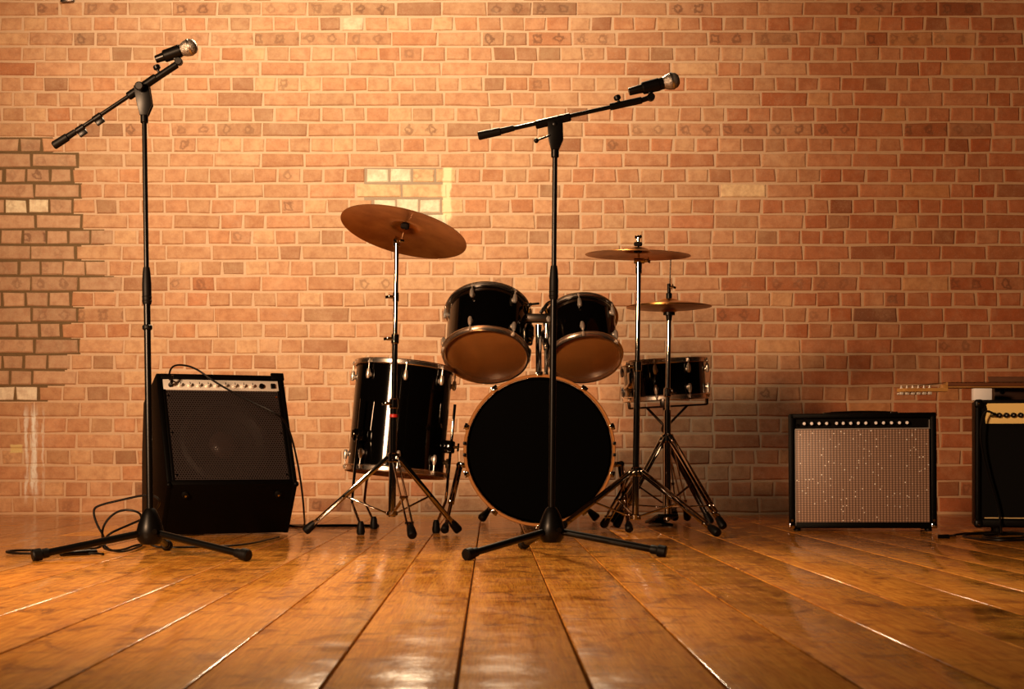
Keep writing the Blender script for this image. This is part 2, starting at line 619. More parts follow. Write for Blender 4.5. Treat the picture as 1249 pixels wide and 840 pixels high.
class Thing:
    """an Empty at the base of a thing; parts are children, given in world or local metres"""

    def __init__(self, name, label, cat, loc=(0, 0, 0), rot=(0, 0, 0), group=None):
        self.o = bpy.data.objects.new(name, None)
        self.o.empty_display_size = 0.05
        COL.objects.link(self.o)
        self.o.location = loc
        self.o.rotation_euler = rot
        self.o['label'] = label
        self.o['category'] = cat
        if group:
            self.o['group'] = group
        self.m = Matrix.Translation(loc) @ self.o.rotation_euler.to_matrix().to_4x4()
        self.inv = self.m.inverted()

    def part(self, name, b, material, parent=None, world=False, label=None, origin=None):
        """parent: another part of this thing. origin: local origin for the part"""
        if isinstance(b, B):
            if world:
                b.bm.transform(self.inv)
            off = Vector((0, 0, 0))
            if parent is not None:
                off = parent.location
                b.bm.transform(Matrix.Translation(-off))
            me = b.mesh(name)
            me.materials.append(M[material])
        else:
            me = b
        o = bpy.data.objects.new(name, me)
        COL.objects.link(o)
        o.parent = parent if parent is not None else self.o
        if label:
            o['label'] = label
        return o

    def inst(self, name, me, mtx, parent=None):
        o = bpy.data.objects.new(name, me)
        COL.objects.link(o)
        o.parent = parent if parent is not None else self.o
        o.matrix_local = mtx
        return o


def single(name, b, material, label, cat, loc, group=None):
    """one-mesh thing built in world metres, origin moved to loc"""
    b.bm.transform(Matrix.Translation(-Vector(loc)))
    me = b.mesh(name)
    me.materials.append(M[material])
    o = bpy.data.objects.new(name, me)
    COL.objects.link(o)
    o.location = loc
    o['label'] = label
    o['category'] = cat
    if group:
        o['group'] = group
    return o


def shared(b, name, material):
    me = b.mesh(name)
    me.materials.append(M[material])
    return me


def structure(name, b, material):
    me = b.mesh(name)
    me.materials.append(M[material])
    o = bpy.data.objects.new(name, me)
    COL.objects.link(o)
    o['kind'] = 'structure'
    return o


# ------------------------------------------------------------------ brick wall
rng = random.Random(7)
WX = 3.7
wall = structure('wall_back', B().bx(-WX - 0.3, WX + 0.3, 0.0045, 0.22, -0.02, 3.2), 'mortar')

rows = []
z = 0.006
k = 0
while z < 3.1:
    h = 0.0792 - 0.0054 * min(k, 34) / 33.0
    rows.append((z, h))
    z += h
    k += 1


def zpx(z_):
    return HY - (z_ - H) * F / D


def xpx(x_):
    return CX + x_ * F / D


PITCH = 0.2245
# dark repointed patch at the left: right edge (px) of each row, counted by its centre row in the picture
dark_lim = [(175, 62), (195, 96), (213, 90), (232, 98), (251, 88), (270, 100), (289, 125), (308, 97), (327, 126), (346, 138),
            (366, 88), (384, 100), (404, 85), (422, 96), (442, 80), (461, 78), (480, 57)]


def dark_limit(py):
    for c, x in dark_lim:
        if abs(c - py) < 9.6:
            return x
    return None


def brick_colour(px, py, r):
    t = r.random()
    v = r.uniform(-1, 1)
    red = min(max((px - 720 + 160 * r.uniform(-1, 1)) / 380.0, 0.0), 1.0)      # redder, dimmer light towards the right end, put into the brick colour
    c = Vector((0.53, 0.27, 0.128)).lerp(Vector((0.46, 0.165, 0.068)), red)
    c = c + Vector((0.06, 0.036, 0.02)) * v + Vector((0.0, 0.022, 0.014)) * r.uniform(-1, 1)
    if t < 0.07:
        c = c * r.uniform(0.62, 0.82)
    elif t < 0.13:
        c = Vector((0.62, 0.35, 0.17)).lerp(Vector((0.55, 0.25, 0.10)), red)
    elif t < 0.20:
        c = Vector((c[0] * 0.95, c[1] * 0.80, c[2] * 0.72))
    a = 0.0
    lim = dark_limit(py)
    if lim is not None and px < lim:
        c = Vector((0.49, 0.285, 0.155)) * r.uniform(0.85, 1.12)
        if r.random() < 0.3:
            a = 0.3
    if 460 < px < 552 and 203 < py < 272:
        c = Vector((0.82, 0.68, 0.45)) if r.random() < 0.5 else Vector((0.72, 0.45, 0.22))
    if 893 < px < 932 and 218 < py < 246:
        c = Vector((0.78, 0.52, 0.27))
    if abs(px - 34) < 16 and abs(py - 252) < 9:
        c = Vector((0.80, 0.64, 0.40))
    if abs(px - 30) < 26 and abs(py - 480) < 9:
        c = Vector((0.80, 0.66, 0.46))
    if abs(px - 435) < 10 and abs(py - 40) < 12:
        c = Vector((0.75, 0.5, 0.3))
    if abs(px - 1062) < 16 and abs(py - 384) < 10:
        c = Vector((0.24, 0.10, 0.05))
    if abs(px - 1046) < 12 and abs(py - 460) < 9:
        c = Vector((0.16, 0.06, 0.035))
    return c, a


def brick_shape(L, h, r, y_out):
    """front-facing brick: chamfered, slightly uneven face; local origin at its centre"""
    vs = []

    def j(s):
        return r.uniform(-s, s)
    c = 0.0035
    for (sx, sz) in ((-1, -1), (1, -1), (1, 1), (-1, 1)):
        ox, oz = j(0.0036), j(0.0028)
        e = (sx * (L / 2) + ox, sz * (h / 2) + oz)
        rr = c + abs(j(0.0035))
        vs.append((e[0] - sx * rr, y_out + j(0.0008), e[1] - sz * rr))
        vs.append((e[0], y_out + 0.004, e[1]))
        vs.append((e[0], 0.05, e[1]))
    fs = [(0, 3, 6, 9)]
    for i in range(4):
        a, b = i * 3, ((i + 1) % 4) * 3
        fs.append((a, a + 1, b + 1, b))
        fs.append((a + 1, a + 2, b + 2, b + 1))
    return vs, fs


def uv_layer(me, uvs):
    l = me.uv_layers.new(name='UV')
    for i, lp in enumerate(me.loops):
        l.data[i].uv = uvs[lp.vertex_index]


bricks = []
mark_rows = {}
for ri, (z0, h) in enumerate(rows):
    stretch = (ri % 2 == 0)
    x = -WX - rng.uniform(0, 0.02) + (0.0 if stretch else PITCH / 4)
    py = zpx(z0 + h / 2)
    markp = 0.03
    if abs(py - 46) < 9 or abs(py - 12) < 9 or abs(py - 157) < 9 or abs(py - 345) < 10:
        markp = 0.55
    elif stretch and rng.random() < 0.25:
        markp = 0.15
    while x < WX:
        if stretch:
            w = PITCH * rng.uniform(0.97, 1.03)
            parts = [w]
            if rng.random() < 0.13:
                parts = [w * 0.5, w * 0.5]
        else:
            parts = [PITCH / 2 * rng.uniform(0.94, 1.06)]
        for w in parts:
            px = xpx(x + w / 2)
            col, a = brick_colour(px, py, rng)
            if rng.random() < markp:
                a = max(a, rng.uniform(0.3, 0.9))
            bricks.append((x + w / 2, z0 + h / 2, w - 0.0105 + rng.uniform(-.0015, .0015), h - 0.0115, col, a, stretch and len(parts) == 1, px, py))
            x += w


def hidden(px, py):
    for (x0, x1, y0, y1) in ((195, 350, 462, 625), (428, 552, 446, 580), (568, 748, 462, 625), (965, 1140, 508, 625), (1192, 1249, 490, 625), (545, 755, 345, 470)):
        if x0 < px < x1 and y0 < py < y1:
            return True
    return False


cand = [b for b in bricks if b[6] and -5 < b[7] < 1254 and 0 < b[8] < 626 and not hidden(b[7], b[8])]
cand.sort(key=lambda b: -(min(b[7] + 28, 1249) - max(b[7] - 28, 0)))
pick = set(id(b) for b in cand[:300])
variants = []
for i in range(16):
    y_out = rng.uniform(-0.0025, 0.0015)
    vs, fs = brick_shape(1.0 * 0.2135, 0.0655, rng, y_out)
    me = bpy.data.meshes.new('brick')
    me.from_pydata(vs, [], fs)
    uo = rng.uniform(0, 0.04)
    uv_layer(me, [(v[0] + 0.11 + uo, v[2] + 0.033) for v in vs])
    me.materials.append(M['brick'])
    variants.append(me)
V, FC, CL, UV = [], [], [], []
for b in bricks:
    x, zc, w, h, col, a, st, px, py = b
    if id(b) in pick:
        o = bpy.data.objects.new('brick', rng.choice(variants))
        COL.objects.link(o)
        o.parent = wall
        o.location = (x, 0, zc)
        o.scale = (w / 0.2135, 1, h / 0.0655)
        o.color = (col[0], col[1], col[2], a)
    else:
        vs, fs = brick_shape(w, h, rng, rng.uniform(-0.0025, 0.0015))
        n0 = len(V)
        uo = rng.uniform(0, 0.04)
        for v in vs:
            V.append((v[0] + x, v[1], v[2] + zc))
            UV.append((v[0] + w / 2 + uo, v[2] + 0.033))
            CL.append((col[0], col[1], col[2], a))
        FC += [tuple(i + n0 for i in f) for f in fs]
me = bpy.data.meshes.new('bricks')
me.from_pydata(V, [], FC)
uv_layer(me, UV)
ca = me.color_attributes.new('Col', 'FLOAT_COLOR', 'POINT')
ca.data.foreach_set('color', [c for q in CL for c in q])
me.materials.append(M['brick_many'])
o = bpy.data.objects.new('brick_field', me)
COL.objects.link(o)
o.parent = wall
o['kind'] = 'stuff'

# repointed joints (dark) and grey joints round the pale bricks
dm, gm = B(), B()
for (z0, h) in rows:
    py = zpx(z0 + h / 2)
    lim = dark_limit(py)
    if lim is not None:
        dm.bx(-WX - 0.2, (lim - CX) / F * D + rng.uniform(0, 0.01), 0.0030, 0.008, z0, z0 + h)
    if 203 < py < 272:
        gm.bx((444 - CX) / F * D, (540 - CX) / F * D, 0.0030, 0.008, z0, z0 + h)
for nm, b_, mt in (('dark_mortar', dm, 'dark_mortar'), ('grey_mortar', gm, 'grey_mortar')):
    me = b_.mesh(nm)
    me.materials.append(M[mt])
    o = bpy.data.objects.new(nm, me)
    COL.objects.link(o)
    o.parent = wall

# ------------------------------------------------------------------ floor boards
floor = structure('floor', B().bx(-4.2, 4.2, -9.6, 0.2, -0.08, -0.02), 'dark_gap')
PW = 0.1697
ang = 0.01325


def plank(k, d0, d1, dz):
    c = -0.2128 + PW * k
    g = 0.0018
    xa, xb = c + g, c + PW - g
    L = d1 - d0 - 0.003
    t = bmesh.new()
    bmesh.ops.create_cube(t, size=1.0)
    bmesh.ops.scale(t, vec=(xb - xa, L, 0.022), verts=t.verts)
    bmesh.ops.bevel(t, geom=[e for e in t.edges if e.verts[0].co.z > 0 and e.verts[1].co.z > 0], offset=0.0022, segments=2, affect='EDGES', profile=0.5)
    b = B()
    b.add(t)
    me = b.mesh('plank', 60)
    me.materials.append(M['plank'])
    o = bpy.data.objects.new('plank', me)
    COL.objects.link(o)
    o.parent = floor
    dm_ = (d0 + d1) / 2
    o.location = ((xa + xb) / 2 - ang * dm_, dm_ - D, -0.011 + dz)
    o.rotation_euler = (0, rng.uniform(-0.0015, 0.0015), math.atan(ang))
    return o


for k in range(-20, 24):
    cuts = [-1.0, rng.uniform(0.4, 1.8), D + 0.12]
    if rng.random() < 0.4:
        cuts = [-1.0, rng.uniform(2.6, 6.8), D + 0.12]
    if k in (-1, 0, 1, 2):
        cuts = [-1.0, rng.uniform(0.6, 1.8), D + 0.12]
    for d0, d1 in zip(cuts[:-1], cuts[1:]):
        plank(k, d0, d1, rng.uniform(-0.0012, 0.0))

# ------------------------------------------------------------------ microphone stands
def mic_stand(label, top, feet, hubx, d, boom_a, boom_b, pivot, spec):
    """feet: three (px,py) floor contacts; boom_a/boom_b/pivot: pixels at distance d"""
    ws = []
    for px, py in feet:
        ws.append(P(px, py, fl(px, py)))
    c = sum(ws, Vector()) / 3
    c.z = 0
    t = Thing('microphone_stand', label, 'stand', c)
    hub_z = 0.07
    top_p = P(*top, d)
    base_p = Vector((c.x, c.y, 0.10))
    hub = B()
    prof = [(0, 0.035), (0.026, 0.037), (0.036, 0.05), (0.039, 0.075), (0.034, 0.095), (0.025, 0.120), (0.018, 0.134), (0.0125, 0.140), (0, 0.140)]
    hub.lathe(prof, Matrix.Translation(c), 28)
    h = t.part('hub', hub, 'black_plastic', world=True)
    t.part('hub_screw', B().cyl(c + Vector((0.02, -0.035, 0.075)), c + Vector((0.022, -0.043, 0.075)), 0.007), 'black_paint', h, world=True)
    for w in ws:
        dv = (w - c)
        dv.z = 0
        dv.normalize()
        a = c + dv * 0.02 + Vector((0, 0, hub_z))
        e = w + Vector((0, 0, 0.018)) - dv * 0.02
        lg = t.part('leg', B().cyl(a, e, 0.0105, seg=16), 'black_paint', world=True)
        rb = B()
        ax = (e - a).normalized()
        rb.lathe([(0, 0), (0.0125, 0), (0.0135, 0.004), (0.0135, 0.018), (0.0175, 0.022), (0.0178, 0.042), (0.015, 0.046), (0, 0.046)], Matrix.Translation(e - ax * 0.024) @ frame_to(ax), 18)
        # keep the rubber tip on the floor
        t.part('rubber_foot', rb, 'rubber', lg, world=True)
    ax = (top_p - base_p).normalized()

    def on(py):
        zz = P(0, py, d).z
        return base_p + ax * ((zz - base_p.z) / ax.z)
    c0, c1 = spec['clutch']
    t.part('lower_tube', B().cyl(base_p + ax * 0.03, on(c1), 0.0098, seg=18), 'black_paint', world=True)
    cl = B()
    q0, q1 = on(c1 + 3), on(c0)
    L = (q1 - q0).length
    cl.lathe([(0, 0), (0.0118, 0), (0.0135, 0.006), (0.0135, L * 0.55), (0.0115, L * 0.85), (0.0095, L), (0, L)], Matrix.Translation(q0) @ frame_to(ax), 18)
    for i in range(2):
        cl.ring(q0 + ax * (0.01 + 0.012 * i), ax, 0.0135, 0.0012, 20, 6)
    t.part('clutch', cl, 'rubber', world=True)
    if 'collar' in spec:
        t.part('collar', B().cyl(on(spec['collar'] + 3), on(spec['collar'] - 3), 0.0145, seg=18, bev=0.003), 'rubber', world=True)
    t.part('upper_tube', B().cyl(on(c0 + 8), top_p, 0.0072, seg=16), 'black_paint', world=True)
    A, Bp, pv = P(*boom_a, d), P(*boom_b, d), P(*pivot, d)
    bx = (Bp - A).normalized()
    up = Vector((-bx.z, 0, bx.x))
    nY = Vector((0, 1, 0))
    # pivot clamp : collar on the tube, two cheek plates, sleeve round the boom
    cb = B()
    cb.cyl(top_p - ax * 0.022, top_p + ax * 0.012, 0.0115, seg=16, bev=0.002)
    for s in (-1, 1):
        m = Matrix(((1, 0, 0, 0), (0, 0, -1, 0), (0, 1, 0, 0), (0, 0, 0, 1)))
        m.translation = pv
        low = top_p - pv
        o2 = [(low.x - 0.011, low.z), (low.x + 0.011, low.z), (low.x + 0.024, low.z + 0.03), (0.022, 0.012), (-0.022, 0.006), (low.x - 0.02, low.z + 0.036)]
        y0 = 0.006 * s
        cb.extrude_xy(o2, min(y0, y0 + 0.008 * s), max(y0, y0 + 0.008 * s), m, 0.0015)
    clamp = t.part('boom_clamp', cb, 'black_plastic', world=True)
    s0, s1 = P(*spec['sleeve'][0], d), P(*spec['sleeve'][1], d)
    t.part('boom_sleeve', B().cyl(s0, s1, 0.0125, seg=16, bev=0.003).ball(pv, 0.016, 14), 'black_plastic', clamp, world=True)
    kn = B()
    if 'lever' in spec:
        l0, l1 = P(*spec['lever'][0], d) - nY * 0.012, P(*spec['lever'][1], d) - nY * 0.02
        kn.cyl(l0, l1, 0.003).ball(l1, 0.0075, 12)
    else:
        kn.cyl(pv - nY * 0.012, pv - nY * 0.04, 0.013, seg=12, bev=0.003)
    t.part('clamp_knob', kn, 'black_plastic', clamp, world=True)
    boom = t.part('boom', B().cyl(A, Bp, 0.0062, seg=14), 'black_paint', world=True)
    g0, g1, g2 = (P(*q, d) for q in spec['grip'])
    t.part('counterweight_grip', B().cyl(g0, g1, 0.0125, 0.012, seg=16, bev=0.003).cyl(g1, g2, 0.0095, 0.0088, seg=16), 'rubber', boom, world=True)
    for q in spec.get('cable_clips', []):
        cp = P(*q, d)
        t.part('cable_clip', B().cyl(cp - bx * 0.014, cp + bx * 0.014, 0.0105, seg=14, bev=0.002).box((0.026, 0.012, 0.014), Matrix.Translation(cp - up * 0.014) @ bx.to_track_quat('X', 'Z').to_matrix().to_4x4(), 0.002), 'black_plastic', boom, world=True)
    e0, e1 = P(*spec['end_sleeve'][0], d), P(*spec['end_sleeve'][1], d)
    t.part('boom_end_sleeve', B().cyl(e0, e1, 0.0105, seg=16, bev=0.002), 'black_plastic', boom, world=True)
    kp = P(*spec['end_knob'], d)
    ka = P(*spec['end_knob_base'], d)
    t.part('sleeve_knob', B().cyl(ka, kp, 0.004).cyl(kp - (kp - ka).normalized() * 0.006, kp + (kp - ka).normalized() * 0.008, 0.0105, seg=12, bev=0.003), 'black_plastic', boom, world=True)
    # clip: threaded joint, neck and a split sleeve round the microphone body
    j0 = P(*spec['joint'], d)
    m0, m1 = P(*spec['mic'][0], d), P(*spec['mic'][1], d)
    mx = (m1 - m0).normalized()
    mc = m0.lerp(m1, 0.62)
    clip = B()
    clip.cyl(e1, j0, 0.008, seg=12)
    clip.cyl(j0 - nY * 0.01, j0 + nY * 0.01, 0.0115, seg=16, bev=0.002)
    clip.bar(j0, mc, 0.013, 0.016, 0.003, nY)
    hold = t.part('mic_clip', clip, 'black_plastic', boom, world=True)
    sl = B()
    n = 20
    pr = [(0.0185, 0), (0.0215, 0.003), (0.0215, 0.05), (0.0185, 0.052)]
    pr = [(0.0158, 0), (0.0182, 0.003), (0.0192, 0.05), (0.0172, 0.052)]
    sl.lathe(pr, Matrix.Translation(mc - mx * 0.024) @ frame_to(mx), 24, True)
    t.part('clip_sleeve', sl, 'black_plastic', hold, world=True)
    return t, m0, m1, mx


def microphone(label, m0, m1, mx, headc, tilt_rings):
    L = (m1 - m0).length
    t = Thing('microphone', label, 'microphone', m0, mx.to_track_quat('Z', 'Y').to_euler())
    t.part('handle', B().lathe([(0, 0), (0.0105, 0), (0.0115, 0.003), (0.0135, L * 0.5), (0.0172, L * 0.85), (0.0178, L), (0, L)], None, 24), 'black_paint')
    t.part('connector', B().lathe([(0.008, -0.0005), (0.0105, -0.0005), (0.0105, 0.004), (0.008, 0.004)], None, 20, True).cyl((0.003, 0, -0.001), (0.003, 0, 0.004), 0.0012, seg=6).cyl((-0.003, 0, -0.001), (-0.003, 0, 0.004), 0.0012, seg=6), 'chrome')
    prof = [(0, L), (0.0165, L), (0.0225, L + 0.012), (0.0245, L + 0.022), (0.0243, L + 0.03), (0.021, L + 0.04), (0.013, L + 0.047), (0, L + 0.0495)]
    g = t.part('grille', B().lathe(prof, None, 28), 'mesh_steel')
    t.part('grille_band', B().lathe([(0.0243, L + 0.0225), (0.0256, L + 0.0235), (0.0256, L + 0.0285), (0.0243, L + 0.0295)], None, 28, True), 'mic_band', g)
    return t


def mesh_steel():
    m = mat('wire_mesh_steel', (0.55, 0.5, 0.45), 0.4, 0.8)
    t = NT(m)
    tc = t.n('ShaderNodeTexCoord').outputs['Object']
    v = t.n('ShaderNodeTexVoronoi')
    t.put(v.inputs['Vector'], tc)
    v.inputs['Scale'].default_value = 650
    t.set('Base Color', t.mix(t.step(v.outputs['Distance'], 0.2, 0.6), (0.75, 0.7, 0.62), (0.12, 0.10, 0.09)))
    t.set('Normal', t.bump(v.outputs['Distance'], 0.6, 0.001))
    return m


M['mesh_steel'] = mesh_steel()

DM = 4.79
st, m0, m1, mx = mic_stand('black boom microphone stand in front of the bass drum', (677, 183), [(568, 683), (812, 679), (638, 669)], 0, DM,
                           (584, 166), (790, 120.5), (677, 152),
                           dict(clutch=(324, 362), sleeve=((653, 152.5), (696, 142.5)), lever=((671, 166), (654, 173)),
                                grip=((583, 166), (611, 160), (627, 156)), end_sleeve=((744, 130.5), (783, 122)), end_knob=(753, 119.5), end_knob_base=(756, 127),
                                joint=(794, 118.5), mic=((767, 112), (809, 101.5))))
microphone('silver-headed microphone on the boom in front of the bass drum', m0, m1, mx, (817, 99), 0)
st, m0, m1, mx = mic_stand('black boom microphone stand beside the slanted amplifier', (176, 141), [(40, 684), (303, 684), (204, 671)], 0, DM,
                           (68, 176.5), (216, 78), (173, 108),
                           dict(clutch=(328, 370), collar=401, sleeve=((156, 118), (191, 94)),
                                grip=((65, 178), (83, 166.5), (92, 160.5)), cable_clips=((98, 157.5), (119, 143.5)), end_sleeve=((188, 97), (216, 78.5)),
                                end_knob=(191.5, 82.5), end_knob_base=(195, 91), joint=(218, 75), mic=((190, 72.5), (221, 61.5))))
microphone('silver-headed microphone on the boom above the slanted amplifier', m0, m1, mx, (229, 59), 0)

# ------------------------------------------------------------------ drums
def ellipse_axis(px, py, theta, ratio):
    """axis of a disc whose ellipse has minor/major = ratio, major axis falling to the right by theta; axis points up and away"""
    v = P(px, py, 1.0) - P(CX, HY, 0.0)
    v = Vector((v.x, 1.0, (HY - py) / F)).normalized()
    e = Vector((math.sin(R(theta)), 0, math.cos(R(theta))))
    e = (e - v * e.dot(v)).normalized()
    return (v * ratio + e * math.sqrt(1 - ratio * ratio)).normalized()


def axis_rot(ax, spin=0.0):
    q = ax.to_track_quat('Z', 'Y')
    return (q @ Quaternion((0, 0, 1), spin)).to_euler()


def lug_mesh(mt='lug_chrome'):
    """tom lug lying on the shell, rod side at +z; local x = outwards"""
    b = B()
    b.cyl((-0.004, 0, 0), (0.006, 0, 0), 0.010, seg=14, bev=0.002)
    b.lathe([(0, -0.016), (0.005, -0.015), (0.0085, -0.006), (0.0085, 0.008), (0.0062, 0.022), (0, 0.024)], Matrix.Translation((0.009, 0, 0)), 14)
    return shared(b, 'lug', mt)


def rod_mesh(L):
    b = B()
    b.cyl((0.009, 0, 0.012), (0.009, 0, L), 0.0026, seg=8)
    b.cyl((0.009, 0, L - 0.002), (0.009, 0, L + 0.006), 0.006, seg=10, bev=0.001)
    b.cyl((0.009, 0, L + 0.006), (0.009, 0, L + 0.013), 0.0036, seg=4)
    return shared(b, 'tension_rod', 'lug_chrome')


LUG = lug_mesh()
ROD = {}


def drum(name, label, loc, rot, Rd, L, nl, lug_z, head_top, head_bot, spin=0.0, hoop='hoop_chrome', lug_mt=None):
    """open drum, axis z from bottom hoop (0) to top hoop (L)"""
    t = Thing(name, label, 'drum', loc, rot)
    th = 0.007
    sh = B()
    sh.lathe([(Rd, 0.012), (Rd, L - 0.012), (Rd - 0.003, L - 0.009), (Rd - th, L - 0.010), (Rd - th, 0.010), (Rd - 0.003, 0.009)], None, 56, True)
    t.part('shell', sh, 'lacquer')
    ins = B()
    ins.lathe([(Rd - th - 0.0006, 0.014), (Rd - th - 0.0006, L - 0.014)], None, 56)
    t.part('shell_lining', ins, 'shell_inside')
    t.part('bottom_head', B().lathe([(0, 0.006), (Rd - 0.004, 0.006), (Rd + 0.003, 0.010), (Rd + 0.003, 0.012), (Rd - 0.004, 0.0085), (0, 0.0085)], None, 56), head_bot)
    t.part('top_head', B().lathe([(0, L - 0.0085), (Rd - 0.004, L - 0.0085), (Rd + 0.003, L - 0.012), (Rd + 0.003, L - 0.010), (Rd - 0.004, L - 0.006), (0, L - 0.006)], None, 56), head_top)
    Ro = Rd + 0.004
    hp = [(Ro, 0.016), (Ro + 0.0115, 0.017), (Ro + 0.0125, 0.0145), (Ro + 0.0035, 0.0125), (Ro + 0.003, 0.0), (Ro + 0.0065, -0.002), (Ro + 0.006, -0.0045), (Ro - 0.001, -0.004), (Ro, 0.002)]
    t.part('hoop', B().lathe(hp, None, 64, True), hoop)
    t.part('hoop', B().lathe([(r, L - z_) for r, z_ in hp], None, 64, True), hoop)
    lm = LUG
    for end in (0, 1):
        key = round(lug_z, 4)
        if key not in ROD:
            ROD[key] = rod_mesh(lug_z - 0.014)
        for i in range(nl):
            a = spin + 2 * math.pi * i / nl
            m = Matrix.Rotation(a, 4, 'Z') @ Matrix.Translation((Rd + 0.003, 0, lug_z if end == 0 else L - lug_z))
            if end == 0:
                m = m @ Matrix.Rotation(math.pi, 4, 'X')
            lg = t.inst('lug', lm, m)
            t.inst('tension_rod', ROD[key], Matrix.Identity(4), lg)
    t.Rd, t.L = Rd, L
    return t


# bass drum -------------------------------------------------------------
BD = P(658, 549, 6.24)
BR = 0.279
BL = 0.43
bass = Thing('bass_drum', 'large bass drum with plain black front head and amber hoop', 'drum', (BD.x, BD.y, 0))
bz = BD.z
T0 = Matrix.Translation((0, 0, bz)) @ Matrix.Rotation(R(-90), 4, 'X')     # local z -> +y (away)
bass.part('shell', B().lathe([(BR - 0.004, 0.03), (BR - 0.004, BL - 0.03), (BR - 0.014, BL - 0.03), (BR - 0.014, 0.03)], T0, 72, True), 'lacquer')
bass.part('front_head', B().lathe([(0, 0.016), (BR - 0.012, 0.016), (BR - 0.002, 0.024), (BR - 0.002, 0.03), (0, 0.03)], T0, 72), 'bass_head')
bass.part('rear_head', B().lathe([(0, BL - 0.030), (BR - 0.002, BL - 0.03), (BR - 0.002, BL - 0.024), (BR - 0.012, BL - 0.016), (0, BL - 0.016)], T0, 72), 'white_head')
for z0 in (0.0, BL - 0.042):
    bass.part('hoop', B().lathe([(BR, z0), (BR + 0.009, z0), (BR + 0.011, z0 + 0.003), (BR + 0.011, z0 + 0.039), (BR + 0.009, z0 + 0.042), (BR, z0 + 0.042), (BR - 0.001, z0 + 0.02)], T0, 72, True), 'hoop_wood')
cb = B()
cb.box((0.020, 0.026, 0.005), Matrix.Translation((BR + 0.012, 0, 0.012)), 0.002)
cb.box((0.008, 0.018, 0.004), Matrix.Translation((BR + 0.008, 0, -0.0025)), 0.0015)
cb.cyl((BR + 0.0165, 0, -0.004), (BR + 0.0165, 0, 0.03), 0.006, seg=10, bev=0.001)
cb.cyl((BR + 0.0165, 0, -0.013), (BR + 0.0165, 0, -0.004), 0.0045, seg=8)
CLAW = shared(cb, 'claw_hook', 'chrome')
rb = B()
rb.cyl((BR + 0.0165, 0, 0.03), (BR + 0.0165, 0, 0.13), 0.003, seg=8)
BROD = shared(rb, 'tension_rod', 'chrome')
lb = B()
lb.box((0.018, 0.02, 0.07), Matrix.Translation((BR + 0.008, 0, 0.15)), 0.006)
BLUG = shared(lb, 'lug', 'chrome')
for i in range(10):
    a = R(18 + 36 * i)
    m = T0 @ Matrix.Rotation(a, 4, 'Z')
    cw = bass.inst('claw_hook', CLAW, m)
    bass.inst('tension_rod', BROD, Matrix.Identity(4), cw)
    bass.inst('lug', BLUG, m)
    m2 = T0 @ Matrix.Translation((0, 0, BL)) @ Matrix.Rotation(math.pi, 4, 'X') @ Matrix.Rotation(a, 4, 'Z')
    bass.inst('claw_hook', CLAW, m2)
# small rim blocks seen at three and nine o'clock
for s in (-1, 1):
    for dz in (-0.022, 0.022):
        bass.part('rim_clip', B().box((0.012, 0.014, 0.012), Matrix.Translation((s * (BR + 0.006), -0.006, bz + 0.005 + dz)), 0.002), 'black_plastic')
# spurs
for (bx0, by0), (fx, fy), dd in (((561, 567), (541, 652), 6.36), ((757, 566), (768, 650), 6.4)):
    a = P(bx0, by0, dd)
    df = fl(fx, fy)
    f = P(fx, fy, df)
    s = -1 if bx0 < 658 else 1
    edge = Vector((BD.x + s * 0.262, a.y, a.z))
    br = bass.part('spur_bracket', B().bar(edge, a, 0.045, 0.022, 0.004).cyl(a - Vector((0, 0.02, 0)), a + Vector((0, 0.02, 0)), 0.014, seg=16, bev=0.003), 'chrome', world=True)
    ax = (f - a).normalized()
    tip = a + ax * ((0.03 - a.z) / ax.z)
    mid = a.lerp(tip, 0.62)
    sp = bass.part('spur', B().cyl(a, mid, 0.0125, 0.0115, seg=14).cyl(mid, tip, 0.0075, seg=12).cyl(mid - ax * 0.012, mid + ax * 0.006, 0.0125, seg=14, bev=0.002), 'chrome', world=True)
    bass.part('rubber_foot', B().lathe([(0, 0), (0.009, 0), (0.014, 0.015), (0.016, 0.036), (0.012, 0.042), (0, 0.042)], Matrix.Translation(tip - ax * 0.012) @ frame_to(ax), 16), 'rubber', sp, world=True)
# tom holder
hp = P(657, 456, 6.42)
hd = 6.42
hold = bass.part('tom_holder', B().box((0.095, 0.085, 0.012), Matrix.Translation((hp.x, hp.y, bz + BR + 0.000)), 0.004).cyl((hp.x, hp.y, bz + BR - 0.02), (hp.x, hp.y, P(0, 396, hd).z), 0.0125, seg=18).cyl((hp.x + 0.03, hp.y, bz + BR), (hp.x + 0.03, hp.y, P(0, 395, hd).z), 0.0085, seg=14), 'chrome', world=True)
bass.part('holder_block', B().bar(P(636, 388, hd), P(682, 388, hd), 0.045, 0.036, 0.010).cyl(P(638, 388, hd - 0.028), P(638, 388, hd + 0.028), 0.016, seg=16, bev=0.003), 'dark_steel', hold, world=True)
for (ax0, ax1, ax2) in (((644, 384), (646, 372), (636, 370)), ((668, 384), (664, 372), (676, 366))):
    bass.part('tom_arm', B().tube([P(*ax0, hd), P(*ax1, hd - 0.01), P(*ax2, hd - 0.005)], 0.007, 10, 2), 'chrome', hold, world=True)
bass.part('wing_nut', B().bar(P(646, 371, hd - 0.03), P(658, 370, hd - 0.03), 0.006, 0.009, 0.002).cyl(P(647, 371, hd - 0.035), P(647, 371, hd - 0.01), 0.007), 'black_plastic', hold, world=True)
bass.part('wing_nut', B().bar(P(659, 382, hd - 0.03), P(668, 370, hd - 0.03), 0.008, 0.014, 0.003).cyl(P(663, 377, hd - 0.035), P(663, 377, hd - 0.01), 0.008), 'black_plastic', hold, world=True)

# rack toms --------------------------------------------------------------
def tom(label, px, py, d, theta, ratio, Rd, L, spin):
    ax = ellipse_axis(px, py, theta, ratio)
    c = P(px, py, d)
    t = drum('rack_tom', label, c, axis_rot(ax), Rd, L, 6, 0.052, 'white_head', 'clear_head', spin)
    return t, ax, c


